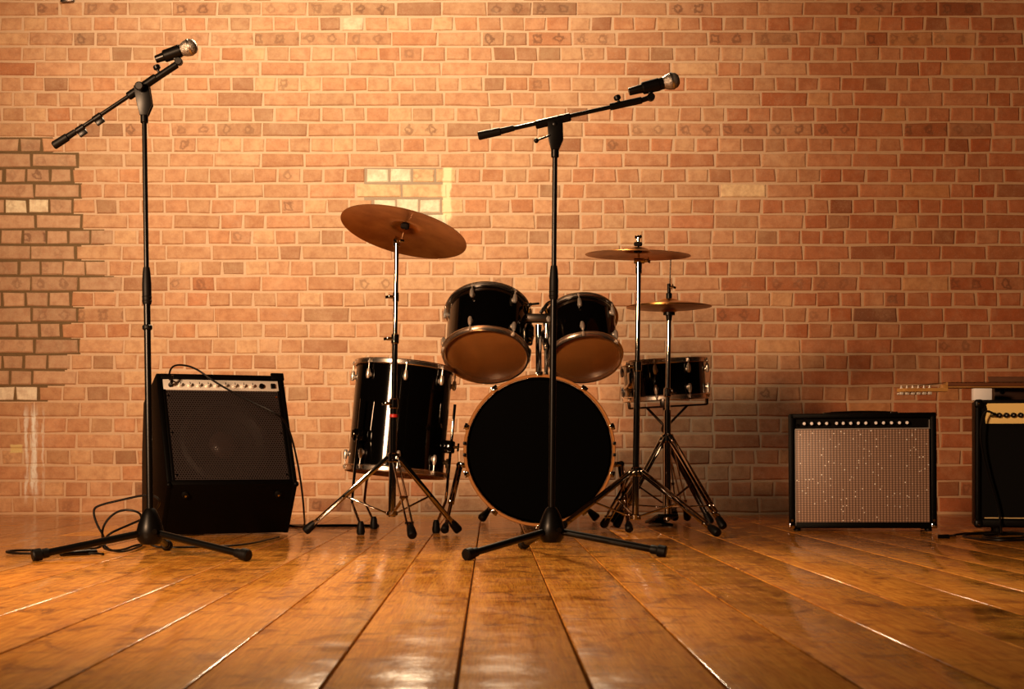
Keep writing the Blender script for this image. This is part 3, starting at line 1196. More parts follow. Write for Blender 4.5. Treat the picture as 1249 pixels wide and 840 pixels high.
t1, a1, c1 = tom('larger black rack tom, mounted beside the crash cymbal stand', 592.5, 435, 6.34, 3, 0.62, 0.157, 0.235, R(12))
t2, a2, c2 = tom('smaller black rack tom, mounted beside the ride cymbal stand', 714, 438, 6.36, -7, 0.63, 0.134, 0.215, R(20))
for t_, side in ((t1, 1), (t2, -1)):
    world_side = Vector((side, 0.15, 0))
    loc = t_.inv.to_3x3() @ world_side
    loc.z = 0
    loc.normalize()
    q = loc * (t_.Rd + 0.012)
    q.z = t_.L * 0.55
    mt = Matrix.Translation(q) @ loc.to_track_quat('X', 'Z').to_matrix().to_4x4()
    br = t_.part('mount_bracket', B().box((0.028, 0.05, 0.06), mt, 0.006).cyl(mt @ Vector((0.0, 0, -0.045)), mt @ Vector((0.0, 0, 0.05)), 0.012, seg=14, bev=0.002), 'chrome')
    for a in (0.9, 2.6, 4.2):
        t_.part('vent', B().cyl((math.cos(a) * (t_.Rd - 0.001), math.sin(a) * (t_.Rd - 0.001), t_.L / 2), (math.cos(a) * (t_.Rd + 0.003), math.sin(a) * (t_.Rd + 0.003), t_.L / 2), 0.006, seg=10), 'chrome')

# floor tom ---------------------------------------------------------------
FD = 6.42
fa = Vector((math.sin(R(5.0)), 0.075, 1)).normalized()
fc = P(482, 577.5, FD)
ft = drum('floor_tom', 'deep black floor tom standing on three bent chrome legs', fc, axis_rot(fa), 0.188, 0.425, 8, 0.062, 'white_head', 'clear_head', R(10))
# legs : bracket on the shell, straight upper rod, bent foot
for (tx, ty), (bx_, by_), (kx, ky), (fx, fy), dt in (((441, 486), (437, 530), (429, 612), (440, 652), 6.26),
                                                  ((462, 530), (451, 560), (444, 610), (456, 645), 6.60),
                                                  ((555, 493), (550, 545), (544, 610), (532, 650), 6.36)):
    df = fl(fx, fy)
    foot = P(fx, fy, df)
    foot.z = 0.03
    top = P(tx, ty, dt)
    brk = P(bx_, by_, dt)
    knee = P(kx, ky, (dt * 0.6 + df * 0.4))
    lg = ft.part('leg', B().tube([top, brk, knee, knee.lerp(foot, 0.15), foot], 0.0056, 10, 1), 'chrome', world=True)
    ft.part('rubber_foot', B().lathe([(0, 0), (0.013, 0), (0.016, 0.012), (0.012, 0.04), (0.008, 0.05), (0, 0.05)], Matrix.Translation((foot.x, foot.y, 0.0)), 16), 'rubber', lg, world=True)
    lc = ft.inv @ brk
    rad = Vector((lc.x, lc.y, 0))
    rn = rad.normalized()
    inner = rn * 0.186
    inner.z = lc.z
    br = ft.part('leg_bracket', B().bar(inner, lc + rn * 0.012, 0.04, 0.05, 0.008), 'lacquer')
    ft.part('bracket_screw', B().cyl(lc + rn * 0.008, lc + rn * 0.03, 0.006).bar(lc + rn * 0.03 - Vector((0, 0, 0.016)), lc + rn * 0.03 + Vector((0, 0, 0.016)), 0.005, 0.008, 0.001, (1, 0, 0)), 'chrome', br)

# snare ---------------------------------------------------------------------
SD = 6.95
sa = Vector((-0.055, -0.02, 1)).normalized()
sc = P(812, 487, SD)
sn = drum('snare_drum', 'shallow black snare drum under the hi-hat cymbals', sc, axis_rot(sa), 0.172, 0.165, 8, 0.045, 'white_head', 'clear_head', R(8))
b = B()
b.box((0.03, 0.036, 0.07), Matrix.Translation((0.183 * math.cos(R(-72)), 0.183 * math.sin(R(-72)), 0.085)) @ Matrix.Rotation(R(-72), 4, 'Z'), 0.006)
b.bar((0.20 * math.cos(R(-72)), 0.20 * math.sin(R(-72)), 0.07), (0.205 * math.cos(R(-72)) - 0.05, 0.205 * math.sin(R(-72)), 0.05), 0.008, 0.012, 0.002)
sn.part('strainer', b, 'chrome')

# ------------------------------------------------------------------ stands
def tripod(t, hub, low, feet, rail, r_foot=0.017, ymid=0.55, gap=0.011):
    """double-braced legs: two rails each, a strap brace to the low collar, rubber foot"""
    for f in feet:
        f = Vector(f)
        dv = (f - Vector((hub.x, hub.y, f.z)))
        dv.z = 0
        dv.normalize()
        side = Vector((-dv.y, dv.x, 0))
        tip = Vector((f.x, f.y, 0.028))
        h0 = hub + dv * 0.018
        b = B()
        for s in (-1, 1):
            b.bar(h0 + side * gap * s, tip + side * gap * s * 0.85, 0.004, 0.015, 0.0012)
        for q in (0.06, ymid, 0.88):
            m = h0.lerp(tip, q)
            b.cyl(m - side * (gap + 0.004), m + side * (gap + 0.004), 0.0052, seg=10)
        lg = t.part('leg', b, rail, world=True)
        ax = (tip - h0).normalized()
        rb = B()
        rb.lathe([(0, -0.03), (0.012, -0.03), (0.015, -0.015), (r_foot, 0.012), (r_foot * 0.8, 0.02), (0, 0.022)], Matrix.Translation(tip) @ frame_to(ax), 16)
        t.part('rubber_foot', rb, 'rubber', lg, world=True)
        m = h0.lerp(tip, ymid)
        t.part('brace', B().bar(low + dv * 0.015, m, 0.012, 0.006, 0.0015), rail, world=True)


def wing(b, c, axis, s=1.0):
    c, axis = Vector(c), Vector(axis).normalized()
    b.cyl(c, c + axis * 0.016 * s, 0.0065 * s, seg=12)
    e = axis.cross(Vector((0.3, 0.2, 1))).normalized()
    for k in (-1, 1):
        b.bar(c + axis * 0.012 * s, c + axis * 0.02 * s + e * 0.018 * s * k, 0.004 * s, 0.011 * s, 0.0012)
    return b


def cymbal(name, label, c, ax, Rc, bell, rise, group=None):
    t = Thing(name, label, 'cymbal', c, axis_rot(ax))
    hb = bell * 0.32
    up = [(0.006, rise + hb), (bell * 0.45, rise + hb * 0.92), (bell * 0.8, rise + hb * 0.55), (bell, rise + hb * 0.08), (bell * 1.12, rise - 0.001)]
    n = 7
    for i in range(1, n + 1):
        q = i / n
        r = bell * 1.12 + (Rc - bell * 1.12) * q
        up.append((r, rise * (1 - q ** 1.6)))
    prof = up + [(r, z_ - 0.0014) for r, z_ in up[::-1]]
    o = t.part('disc', B().lathe(prof, None, 72, True), 'bronze')
    return t


# crash stand
CD = 5.91
hub = P(480, 557, CD)
low = P(478, 626, CD)
feet = []
for px, py in ((377, 653), (502, 659), (556, 652)):
    feet.append(P(px, py, fl(px, py)))
cs = Thing('cymbal_stand', 'tall chrome cymbal stand in front of the floor tom', 'stand', (hub.x, hub.y, 0))
tripod(cs, hub, low, feet, 'chrome')
top = P(484, 297, CD)
axp = (top - low).normalized()


def along(lo, hi, py):
    zz = P(0, py, CD).z
    return lo.lerp(hi, (zz - lo.z) / (hi.z - lo.z))


cs.part('lower_tube', B().cyl(low - axp * 0.012, along(low, top, 494), 0.0135, seg=18), 'chrome', world=True)
cs.part('leg_collar', B().cyl(hub - axp * 0.02, hub + axp * 0.014, 0.022, seg=18, bev=0.003).cyl(low - axp * 0.008, low + axp * 0.01, 0.021, seg=18, bev=0.003), 'chrome', world=True)
cs.part('middle_tube', B().cyl(along(low, top, 500), along(low, top, 415), 0.0105, seg=16), 'chrome', world=True)
cs.part('upper_tube', B().cyl(along(low, top, 420), top, 0.0082, seg=16), 'chrome', world=True)
for py, r in ((492, 0.017), (413, 0.0145), (362, 0.011)):
    q = along(low, top, py)
    cl = cs.part('height_clamp', B().cyl(q - axp * 0.018, q + axp * 0.018, r, seg=18, bev=0.003), 'chrome', world=True)
    cs.part('wing_nut', wing(B(), q - Vector((r, 0.006, 0)), (-1, -0.5, 0)), 'chrome', cl, world=True)
cs.part('memory_lock', B().cyl(along(low, top, 507) - axp * 0.006, along(low, top, 507) + axp * 0.006, 0.0155, seg=16, bev=0.002), 'red_plastic', world=True, label='small red plastic ring on the pole')
ca_ = ellipse_axis(492.3, 283, 13.8, 0.3456)
cc = P(492.3, 283, CD)
rise = 0.02
cpole0 = cc - ca_ * 0.035
tl = cs.part('tilter', B().cyl(top - axp * 0.01, top + axp * 0.016, 0.0125, seg=16, bev=0.002).cyl(top + axp * 0.01 - Vector((0, 0.018, 0)), top + axp * 0.01 + Vector((0, 0.018, 0)), 0.011, seg=14, bev=0.002).bar(top + axp * 0.012, cpole0, 0.012, 0.012, 0.003).cyl(cpole0, cc + ca_ * (rise + 0.065), 0.004, seg=10), 'chrome', world=True)
cs.part('wing_nut', wing(B(), top + axp * 0.01 - Vector((-0.004, 0.018, 0)), (0.5, -1, 0.1)), 'chrome', tl, world=True)
cs.part('felt_washer', B().cyl(cc + ca_ * (rise - 0.006), cc + ca_ * (rise + 0.012), 0.016, seg=18, bev=0.003), 'felt', tl, world=True)
cs.part('felt_washer', B().cyl(cc + ca_ * (rise + 0.0195), cc + ca_ * (rise + 0.034), 0.016, seg=18, bev=0.003), 'felt', tl, world=True)
cs.part('wing_nut', wing(B(), cc + ca_ * (rise + 0.036), ca_), 'chrome', tl, world=True)
cymbal('crash_cymbal', 'large bronze crash cymbal tilted above the floor tom', cc, ca_, 0.2325, 0.05, rise)

# ride stand
RD = 6.1
hub = P(777, 574, RD)
low = P(775, 630, RD)
feet = [P(683, 651, fl(683, 653)), P(872, 656, fl(872, 657)), P(738, 645, fl(738, 646))]
feet[0] = P(683, 653, fl(683, 653))
feet[1] = P(872, 657, fl(872, 657))
feet[2] = P(738, 646, fl(738, 646))
rs = Thing('cymbal_stand', 'tall chrome cymbal stand between bass drum and hi-hat stand', 'stand', (hub.x, hub.y, 0))
tripod(rs, hub, low, feet, 'chrome')
top = P(779, 322, RD)
axp = (top - low).normalized()


def along2(py):
    zz = P(0, py, RD).z
    return low.lerp(top, (zz - low.z) / (top.z - low.z))


rs.part('lower_tube', B().cyl(low - axp * 0.012, along2(440), 0.0125, seg=18), 'chrome', world=True)
rs.part('leg_collar', B().cyl(hub - axp * 0.02, hub + axp * 0.014, 0.022, seg=18, bev=0.003).cyl(low - axp * 0.012, low + axp * 0.01, 0.021, seg=18, bev=0.003), 'chrome', world=True)
rs.part('upper_tube', B().cyl(along2(445), top, 0.0092, seg=16), 'chrome', world=True)
q = along2(447)
cl = rs.part('height_clamp', B().cyl(q - axp * 0.018, q + axp * 0.02, 0.0165, seg=18, bev=0.003), 'chrome', world=True)
rs.part('wing_nut', wing(B(), q - Vector((0.016, 0, 0)), (-1, -0.2, 0)), 'chrome', cl, world=True)
rc = P(778, 311, RD)
ra = Vector((0.02, -0.02, 1)).normalized()
rise = 0.014
tl = rs.part('tilter', B().cyl(top - axp * 0.035, top + axp * 0.01, 0.0125, seg=16, bev=0.002).cyl(top + Vector((0, 0, 0.012)) - Vector((0.018, 0, 0)), top + Vector((0.022, 0, 0.012)), 0.0105, seg=14, bev=0.002).cyl(top, rc + ra * (rise + 0.06), 0.004, seg=10), 'chrome', world=True)
rs.part('wing_nut', wing(B(), top + Vector((0.02, 0, 0.012)), (1, -0.2, 0.1)), 'chrome', tl, world=True)
rs.part('felt_washer', B().cyl(rc + ra * (rise - 0.005), rc + ra * (rise + 0.0115), 0.016, seg=18, bev=0.003), 'felt', tl, world=True)
rs.part('felt_washer', B().cyl(rc + ra * (rise + 0.0195), rc + ra * (rise + 0.034), 0.016, seg=18, bev=0.003), 'felt', tl, world=True)
rs.part('wing_nut', wing(B(), rc + ra * (rise + 0.036), ra), 'chrome', tl, world=True)
cymbal('ride_cymbal', 'bronze ride cymbal lying level above the hi-hats', rc, ra, 0.196, 0.048, rise)

# hi-hat stand
HD = 6.62
hub = P(814, 533, HD)
low = P(814, 618, HD)
hs = Thing('hi_hat_stand', 'chrome hi-hat stand with steep legs in front of the snare', 'stand', (hub.x, hub.y, 0))
hf = [P(880, 645, fl(880, 647)), P(765, 645, fl(765, 644)), P(826, 640, fl(826, 638))]
hf = [P(880, 647, fl(880, 647)), P(754, 645, fl(754, 645)), P(838, 637, fl(838, 637))]
for f in hf:
    f.z = 0
tripod(hs, hub, low, hf, 'chrome', ymid=0.8)
hc = P(816, 376, HD)
hs.part('lower_tube', B().cyl((hub.x, hub.y, 0.03), (hub.x, hub.y, P(0, 500, HD).z), 0.0145, seg=18), 'chrome', world=True)
hs.part('leg_collar', B().cyl(hub - Vector((0, 0, 0.02)), hub + Vector((0, 0, 0.014)), 0.026, seg=18, bev=0.004), 'chrome', world=True)
hs.part('upper_tube', B().cyl((hub.x, hub.y, P(0, 505, HD).z), hc - Vector((0, 0, 0.05)), 0.0095, seg=16), 'chrome', world=True)
q = Vector((hub.x, hub.y, P(0, 478, HD).z))
cl = hs.part('height_clamp', B().cyl(q - Vector((0, 0, 0.02)), q + Vector((0, 0, 0.016)), 0.0155, seg=18, bev=0.003), 'chrome', world=True)
hs.part('wing_nut', wing(B(), q + Vector((0.01, -0.012, 0)), (0.8, -0.6, 0)), 'chrome', cl, world=True)
hs.part('seat_cup', B().lathe([(0, -0.05), (0.011, -0.05), (0.013, -0.028), (0.024, -0.027), (0.024, -0.004), (0.02, -0.001), (0, -0.001)], Matrix.Translation(hc), 20), 'black_plastic', world=True)
hs.part('pull_rod', B().cyl(hc, P(818, 315, HD), 0.003, seg=8), 'chrome', world=True)
clt = hs.part('clutch', B().cyl(hc + Vector((0, 0, 0.038)), hc + Vector((0, 0, 0.062)), 0.012, seg=14, bev=0.002).cyl(hc + Vector((0, 0, 0.062)), hc + Vector((0, 0, 0.1)), 0.0075, seg=14, bev=0.002), 'black_plastic', world=True)
hs.part('wing_nut', wing(B(), hc + Vector((0.004, -0.006, 0.085)), (0.8, -0.4, 0.1), 0.9), 'chrome', clt, world=True)
hs.part('pedal', B().bar(Vector((hub.x, hub.y - 0.03, 0.05)), Vector((hub.x - 0.03, hub.y + 0.24, 0.012)), 0.085, 0.012, 0.003).bar(Vector((hub.x, hub.y + 0.0, 0.010)), Vector((hub.x - 0.03, hub.y + 0.27, 0.008)), 0.05, 0.012, 0.003), 'black_paint', world=True)
cymbal('hi_hat_cymbal', 'upper bronze hi-hat cymbal with its bell up, under the clutch', hc + Vector((0, 0, 0.008)), Vector((0.0, 0.005, 1)), 0.172, 0.045, 0.018, 'hi-hat pair')
cymbal('hi_hat_cymbal', 'lower bronze hi-hat cymbal turned bell down on the seat cup', hc + Vector((0, 0, 0.004)), Vector((0.012, 0.0, -1)), 0.172, 0.036, 0.012, 'hi-hat pair')

# snare stand
ss = Thing('snare_stand', 'dark snare stand with basket arms cradling the snare drum', 'stand', (sc.x, sc.y, 0))
bc = sc - sa * 0.018
cen = Vector((sc.x, sc.y, 0))
hubz = 0.34
ss.part('tube', B().cyl(cen + Vector((0, 0, 0.07)), cen + Vector((0, 0, bc.z - 0.11)), 0.0125, seg=16), 'dark_steel', world=True)
ss.part('collar', B().cyl(cen + Vector((0, 0, hubz - 0.02)), cen + Vector((0, 0, hubz + 0.02)), 0.022, seg=16, bev=0.003).ball(cen + Vector((0, 0, bc.z - 0.105)), 0.022, 16), 'dark_steel', world=True)
for k in range(3):
    a = R(20 + 120 * k)
    u = Vector((math.cos(a), math.sin(a), 0))
    u = (u - sa * u.dot(sa)).normalized()
    tip = bc + u * 0.19
    ss.part('basket_arm', B().bar(cen + Vector((0, 0, bc.z - 0.1)), bc + u * 0.10 - sa * 0.012, 0.013, 0.008, 0.002).bar(bc + u * 0.02 - sa * 0.012, tip - sa * 0.012, 0.013, 0.008, 0.002).bar(tip - sa * 0.014, tip + sa * 0.02 + u * 0.004, 0.02, 0.01, 0.003, (0, 0, 1)), 'dark_steel', world=True)
sf = []
for k in range(3):
    a = R(75 + 120 * k)
    sf.append(cen + Vector((math.cos(a), math.sin(a), 0)) * 0.23)
tripod(ss, cen + Vector((0, 0, hubz)), cen + Vector((0, 0, 0.09)), sf, 'dark_steel')

# drum throne behind the bass drum
thc = Vector((0.10, 7.28 - D, 0))
th = Thing('drum_throne', 'low drum stool standing behind the bass drum', 'stool', thc)
th.part('seat', B().lathe([(0, 0.40), (0.135, 0.40), (0.15, 0.41), (0.155, 0.44), (0.148, 0.462), (0.12, 0.47), (0, 0.472)], None, 40), 'tolex')
th.part('seat_post', B().cyl((0, 0, 0.05), (0, 0, 0.4), 0.0125, seg=16).cyl((0, 0, 0.26), (0, 0, 0.3), 0.022, seg=16, bev=0.003), 'chrome')
fd = P(590, 637, fl(590, 637))
fd.z = 0
u0 = (fd - thc)
r0 = u0.length
a0 = math.atan2(u0.y, u0.x)
tripod(th, thc + Vector((0, 0, 0.27)), thc + Vector((0, 0, 0.09)), [thc + Vector((math.cos(a0 + k * 2.0944), math.sin(a0 + k * 2.0944), 0)) * r0 for k in range(3)], 'dark_steel', 0.02)

# bass drum pedal
pd_ = Vector((BD.x, BD.y + BL + 0.02, 0))
pdl = Thing('bass_pedal', 'black bass drum pedal clamped behind the bass drum', 'pedal', pd_)
pdl.part('base_plate', B().bx(-0.05, 0.05, 0.0, 0.30, 0.004, 0.014, 0.003), 'black_paint')
pdl.part('footboard', B().bar((0, 0.03, 0.09), (0, 0.29, 0.022), 0.085, 0.01, 0.003), 'dark_steel')
pdl.part('frame', B().cyl((-0.06, 0.02, 0.01), (-0.06, 0.02, 0.2), 0.008).cyl((0.06, 0.02, 0.01), (0.06, 0.02, 0.2), 0.008).cyl((-0.07, 0.02, 0.2), (0.07, 0.02, 0.2), 0.009), 'chrome')
pdl.part('beater', B().cyl((0, 0.02, 0.2), (0, 0.10, 0.34), 0.004).ball((0, 0.10, 0.34), 0.026, 16), 'felt')

# ------------------------------------------------------------------ slanted bass amplifier
yaw = R(24)
rp = P(285, 590, 5.88)
wa = Thing('slanted_amplifier', 'black slanted amplifier with perforated grille and silver control strip', 'amplifier', (rp.x, rp.y, 0), (0, 0, yaw))
W2 = 0.238
Rz = 0.187
prof = [(0.12, 0.004), (0.0, Rz), (0.192, 0.590), (0.42, 0.49), (0.45, 0.30), (0.45, 0.004)]
cab = B()
for s in (-1, 1):
    x0, x1 = (s * W2, s * (W2 - 0.018)) if s < 0 else (W2 - 0.018, W2)
    cab.prism(prof, x0, x1, 0.004)


def face_m(p0, p1):
    """frame on the slanted face: x = width, y = up the face, z = out of the face"""
    d = Vector((0, p1[0] - p0[0], p1[1] - p0[1])).normalized()
    n = Vector((1, 0, 0)).cross(d)
    m = Matrix((Vector((1, 0, 0)), d, n)).transposed().to_4x4()
    m.translation = Vector((0, p0[0], p0[1]))
    return m


def panel(b, p0, p1, th=0.016, inset=0.001):
    m = face_m(p0, p1)
    L = (Vector(p1) - Vector(p0)).length
    b.box((2 * W2 - 0.034, L - 0.002, th), m @ Matrix.Translation((0, L / 2, -th / 2 - inset)), 0.002)


panel(cab, prof[0], prof[1])
panel(cab, prof[2], prof[3])
panel(cab, prof[3], prof[4])
panel(cab, prof[4], prof[5])
cab.bx(-W2 + 0.017, W2 - 0.017, 0.13, 0.44, 0.005, 0.02)
FM = face_m(prof[1], prof[2])
FL = math.hypot(0.192, 0.590 - Rz)
# rim bars of the front
cab.box((2 * W2 - 0.03, 0.020, 0.022), FM @ Matrix.Translation((0, 0.010, -0.011)), 0.003)
cab.box((2 * W2 - 0.03, 0.022, 0.022), FM @ Matrix.Translation((0, FL - 0.011, -0.011)), 0.003)
wa.part('cabinet', cab, 'tolex')
wa.part('baffle', B().box((2 * W2 - 0.036, FL - 0.03, 0.008), FM @ Matrix.Translation((0, FL / 2, -0.075))), 'black_cloth')
sm = FM @ Matrix.Translation((0.0, 0.19, -0.07))
sp = wa.part('speaker', B().lathe([(0.165, 0.0), (0.165, 0.022), (0.158, 0.026), (0.15, 0.03), (0.142, 0.026), (0.134, 0.02), (0.052, -0.0), (0.05, 0.0)], sm, 56).lathe([(0.142, 0.024), (0.146, 0.033), (0.152, 0.024)], sm, 56).lathe([(0.105, 0.012), (0.108, 0.019), (0.111, 0.014)], sm, 56), 'speaker_paper')
wa.part('dust_cap', B().lathe([(0.055, 0.0), (0.045, 0.014), (0.025, 0.022), (0, 0.025)], sm, 32), 'dust_cap', sp)
gw, g0, g1 = 2 * W2 - 0.05, 0.018, FL - 0.066
gb = B()
gb.box((gw, g1 - g0, 0.0016), None)
gme = shared(gb, 'grille', 'grille_steel')
gr = wa.inst('grille', gme, FM @ Matrix.Translation((0, (g0 + g1) / 2, -0.005)))
for sx in (-1, 1):
    wa.part('grille_frame', B().box((0.010, g1 - g0 + 0.004, 0.010), FM @ Matrix.Translation((sx * (gw / 2 + 0.001), (g0 + g1) / 2, -0.006)), 0.002), 'tolex')
    for q in (0.06, 0.52, 0.93):
        c = FM @ Vector((sx * (gw / 2 - 0.012), g0 + (g1 - g0) * q, -0.004))
        nn = (FM.to_3x3() @ Vector((0, 0, 1)))
        wa.part('grille_screw', B().cyl(c, c + nn * 0.004, 0.0038, seg=10), 'chrome')
ps = wa.part('control_panel', B().box((gw + 0.004, 0.043, 0.006), FM @ Matrix.Translation((0, FL - 0.044, -0.006)), 0.0015), 'silver_panel', label='silver control strip')
nn = FM.to_3x3() @ Vector((0, 0, 1))
for i, q in enumerate((-0.155, -0.12, -0.086, -0.053, -0.021, 0.012, 0.047, 0.08, 0.113)):
    c = FM @ Vector((q, FL - 0.047, -0.003))
    kb = wa.part('knob', B().cyl(c, c + nn * 0.004, 0.0095, 0.009, seg=16).cyl(c + nn * 0.004, c + nn * 0.014, 0.0068, 0.0062, seg=14), 'silver_panel')
    wa.part('knob_pointer', B().box((0.0018, 0.008, 0.002), FM @ Matrix.Translation((q, FL - 0.0435, 0.0115))), 'black_plastic', kb)
for q in (-0.20, 0.0):
    pass
wa.part('input_jack', B().cyl(FM @ Vector((-0.19, FL - 0.048, -0.003)), FM @ Vector((-0.19, FL - 0.048, 0.004)), 0.008, seg=14), 'black_plastic')
wa.part('socket', B().cyl(FM @ Vector((0.15, FL - 0.047, -0.003)), FM @ Vector((0.15, FL - 0.047, 0.004)), 0.010, seg=16), 'black_plastic')
wa.part('power_switch', B().box((0.016, 0.019, 0.010), FM @ Matrix.Translation((0.193, FL - 0.046, 0.0)), 0.002), 'black_plastic')
LM = face_m(prof[0], prof[1])
ln = LM.to_3x3() @ Vector((0, 0, 1))
LLn = math.hypot(0.12, Rz - 0.004)
for sx in (-0.17, 0.17):
    c = LM @ Vector((sx, LLn - 0.042, 0))
    wa.part('bumper_foot', B().lathe([(0, 0), (0.013, 0), (0.011, 0.010), (0.006, 0.011), (0, 0.010)], Matrix.Translation(c) @ frame_to(ln), 18), 'rubber')
    wa.part('foot_screw', B().cyl(c + ln * 0.008, c + ln * 0.013, 0.004, seg=10), 'chrome')
for sx in (-1, 1):
    c = Vector((sx * (W2 - 0.006), 0.004, Rz))
    wa.part('corner_cap', B().ball(c, 0.011, 12), 'tolex')
wa.part('top_corner', B().box((0.05, 0.03, 0.012), FM @ Matrix.Translation((W2 - 0.022, FL - 0.004, -0.004)), 0.004), 'tolex')

# cable from the amplifier input over its grille
def wpt(x, y, z_):
    return wa.m @ (FM @ Vector((x, y, z_)))


jk = wpt(-0.19, FL - 0.048, 0.004)
cab_pts = [jk + (wa.m.to_3x3() @ nn) * 0.03, P(205.5, 462, 5.99), P(208, 448, 5.96), P(218, 444, 5.92), P(238, 448, 5.88), P(262, 466, 5.86),
           P(300, 487, 5.80), P(335, 503, 5.77), P(349, 514, 5.80), P(358, 540, 5.86), P(366, 580, 5.9), P(370, 612, 5.95), P(371, 630, 6.02), P(372, 641, 6.3), P(364, 641, 6.6), P(340, 639, 6.8)]
for p in cab_pts:
    p.z = max(p.z, 0.006)
ic = Thing('instrument_cable', 'thin black cable plugged into the slanted amplifier and draped over it', 'cable', (cab_pts[-1].x, cab_pts[-1].y, 0))
ic.part('cord', B().tube(cab_pts, 0.0036, 8, 3), 'cable', world=True)
ic.part('jack_plug', B().cyl(jk, jk + (wa.m.to_3x3() @ nn) * 0.02, 0.006, seg=12).cyl(jk + (wa.m.to_3x3() @ nn) * 0.018, jk + (wa.m.to_3x3() @ nn) * 0.03 + Vector((0, 0, 0.02)), 0.0055, seg=12), 'black_plastic', world=True)

# cable heap round the foot of the mic stand beside the amplifier
def fp(px, py, z_=0.005):
    """point on the floor (or z_ above it) under a pixel"""
    d = F * (H - z_) / (py - HY)
    return P(px, py, d)


mc = []
cdp = 4.95
mc += [fp(126, 676), fp(118, 675), fp(80, 675), fp(40, 675.5), fp(8, 674.5), fp(8, 672), fp(36, 671), fp(70, 671.5), fp(105, 670)]
mc += [fp(124, 668), P(128, 655, cdp), P(118, 640, cdp), P(113, 622, cdp), P(120, 616, cdp), P(150, 609, cdp), P(175, 603.5, cdp), P(190, 605, cdp), P(196, 612, cdp), P(190, 622, cdp + 0.06)]
mc += [P(176, 632, cdp + 0.06), P(150, 643, cdp + 0.04), P(130, 652, cdp), fp(124, 668), fp(135, 672), fp(150, 671), fp(165, 665), fp(176, 664), fp(160, 671), fp(146, 673.5), fp(130, 670)]
mc += [P(124, 655, cdp + .02), P(126, 640, cdp + .03), P(138, 626, cdp + .04), P(152, 621, cdp + .05), P(166, 623, cdp + .05), P(173, 628, cdp + .06)]
mc += [P(172, 640, cdp + 0.08), fp(180, 667), fp(215, 668), fp(250, 667), fp(300, 665), fp(340, 655)]
for p in mc:
    p.z = max(p.z, 0.006)
mcab = Thing('microphone_cable', 'tangled black cable looped around the foot of the mic stand', 'cable', (mc[0].x, mc[0].y, 0))
mcab.part('cord', B().tube(mc, 0.0036, 8, 3), 'cable', world=True)
a, b_ = fp(110, 673, 0.009), fp(74, 675.5, 0.009)
mcab.part('connector', B().cyl(a, b_, 0.009, 0.007, seg=14, bev=0.002).cyl(a, a + (a - b_).normalized() * 0.022, 0.0075, seg=12), 'black_plastic', world=True)

# cable lying on the floor behind the crash stand
fc_pts = [fp(352, 641), fp(385, 641), fp(420, 640.5), fp(462, 641)]
single('floor_cable', B().tube(fc_pts, 0.006, 8, 2), 'cable', 'short straight black cable on the floor by the floor tom legs', 'cable', (fc_pts[0].x, fc_pts[0].y, 0))

# ------------------------------------------------------------------ sparkle-front amplifier
AD = 6.27
q0, q1 = P(964, 648, AD), P(1141, 648, AD)
sx0, sx1 = q0.x, q1.x
yb = q0.y
zt = P(0, 503.5, AD).z
z0 = 0.012
sa_t = Thing('guitar_amplifier', 'black guitar amplifier with sparkling silver grille cloth', 'amplifier', ((sx0 + sx1) / 2, yb, 0), (0, R(-0.4), R(-9)))
w = (sx1 - sx0) / 2 / math.cos(R(9)) * 0.985
cab = B()
dp = 0.25
cab.bx(-w, -w + 0.022, 0, dp, z0, zt, 0.005)
cab.bx(w - 0.022, w, 0, dp, z0, zt, 0.005)
cab.bx(-w + 0.004, w - 0.004, 0, dp, zt - 0.020, zt, 0.005)
cab.bx(-w + 0.004, w - 0.004, 0.004, dp, z0, z0 + 0.024, 0.004)
cab.bx(-w + 0.01, w - 0.01, dp - 0.015, dp - 0.004, z0 + 0.01, zt - 0.01)
sa_t.part('cabinet', cab, 'tolex')
gz0, gz1 = P(0, 641, AD).z, P(0, 523, AD).z
gb = B()
gb.box((2 * w - 0.052, gz1 - gz0, 0.008), None, 0.002)
gr = sa_t.inst('grille_cloth', shared(gb, 'grille_cloth', 'sparkle'), Matrix.Translation((0, 0.010, (gz0 + gz1) / 2)) @ Matrix.Rotation(R(90), 4, 'X'))
gr['label'] = 'sparkling silver grille cloth'
tr = B()
tr.bx(-w + 0.024, w - 0.024, 0.004, 0.012, gz1 - 0.001, gz1 + 0.003)
tr.bx(w - 0.028, w - 0.025, 0.004, 0.012, gz1, zt - 0.028)
tr.bx(-w + 0.023, -w + 0.026, 0.004, 0.012, gz0, gz1)
sa_t.part('trim_strip', tr, 'trim_silver')
cpz = (gz1 + zt - 0.02) / 2
cpn = sa_t.part('control_panel', B().bx(-w + 0.022, w - 0.022, 0.016, 0.024, gz1 + 0.002, zt - 0.018), 'black_paint')
for px in (983, 992, 1001, 1010, 1022, 1030, 1039, 1048, 1057, 1069, 1078, 1087.5, 1097, 1106):
    x = P(px, 0, AD).x - (sx0 + sx1) / 2
    kb = sa_t.part('knob', B().cyl((x, 0.016, cpz + 0.002), (x, 0.006, cpz + 0.002), 0.0105, 0.0095, seg=16, bev=0.001).cyl((x, 0.007, cpz + 0.002), (x, -0.004, cpz + 0.002), 0.0078, 0.007, seg=14, bev=0.001), 'black_plastic')
    sa_t.part('knob_cap', B().lathe([(0.0062, 0), (0.005, 0.0018), (0, 0.0026)], Matrix.Translation((x, -0.004, cpz + 0.002)) @ frame_to((0, -1, 0)), 14), 'white_card', kb)  # chrome cap, its bright reflection painted as matt white
for px in (970, 975):
    x = P(px, 0, AD).x - (sx0 + sx1) / 2
    sa_t.part('input_jack', B().cyl((x, 0.016, cpz - 0.004), (x, 0.008, cpz - 0.004), 0.006, seg=12), 'chrome')
hd_ = B()
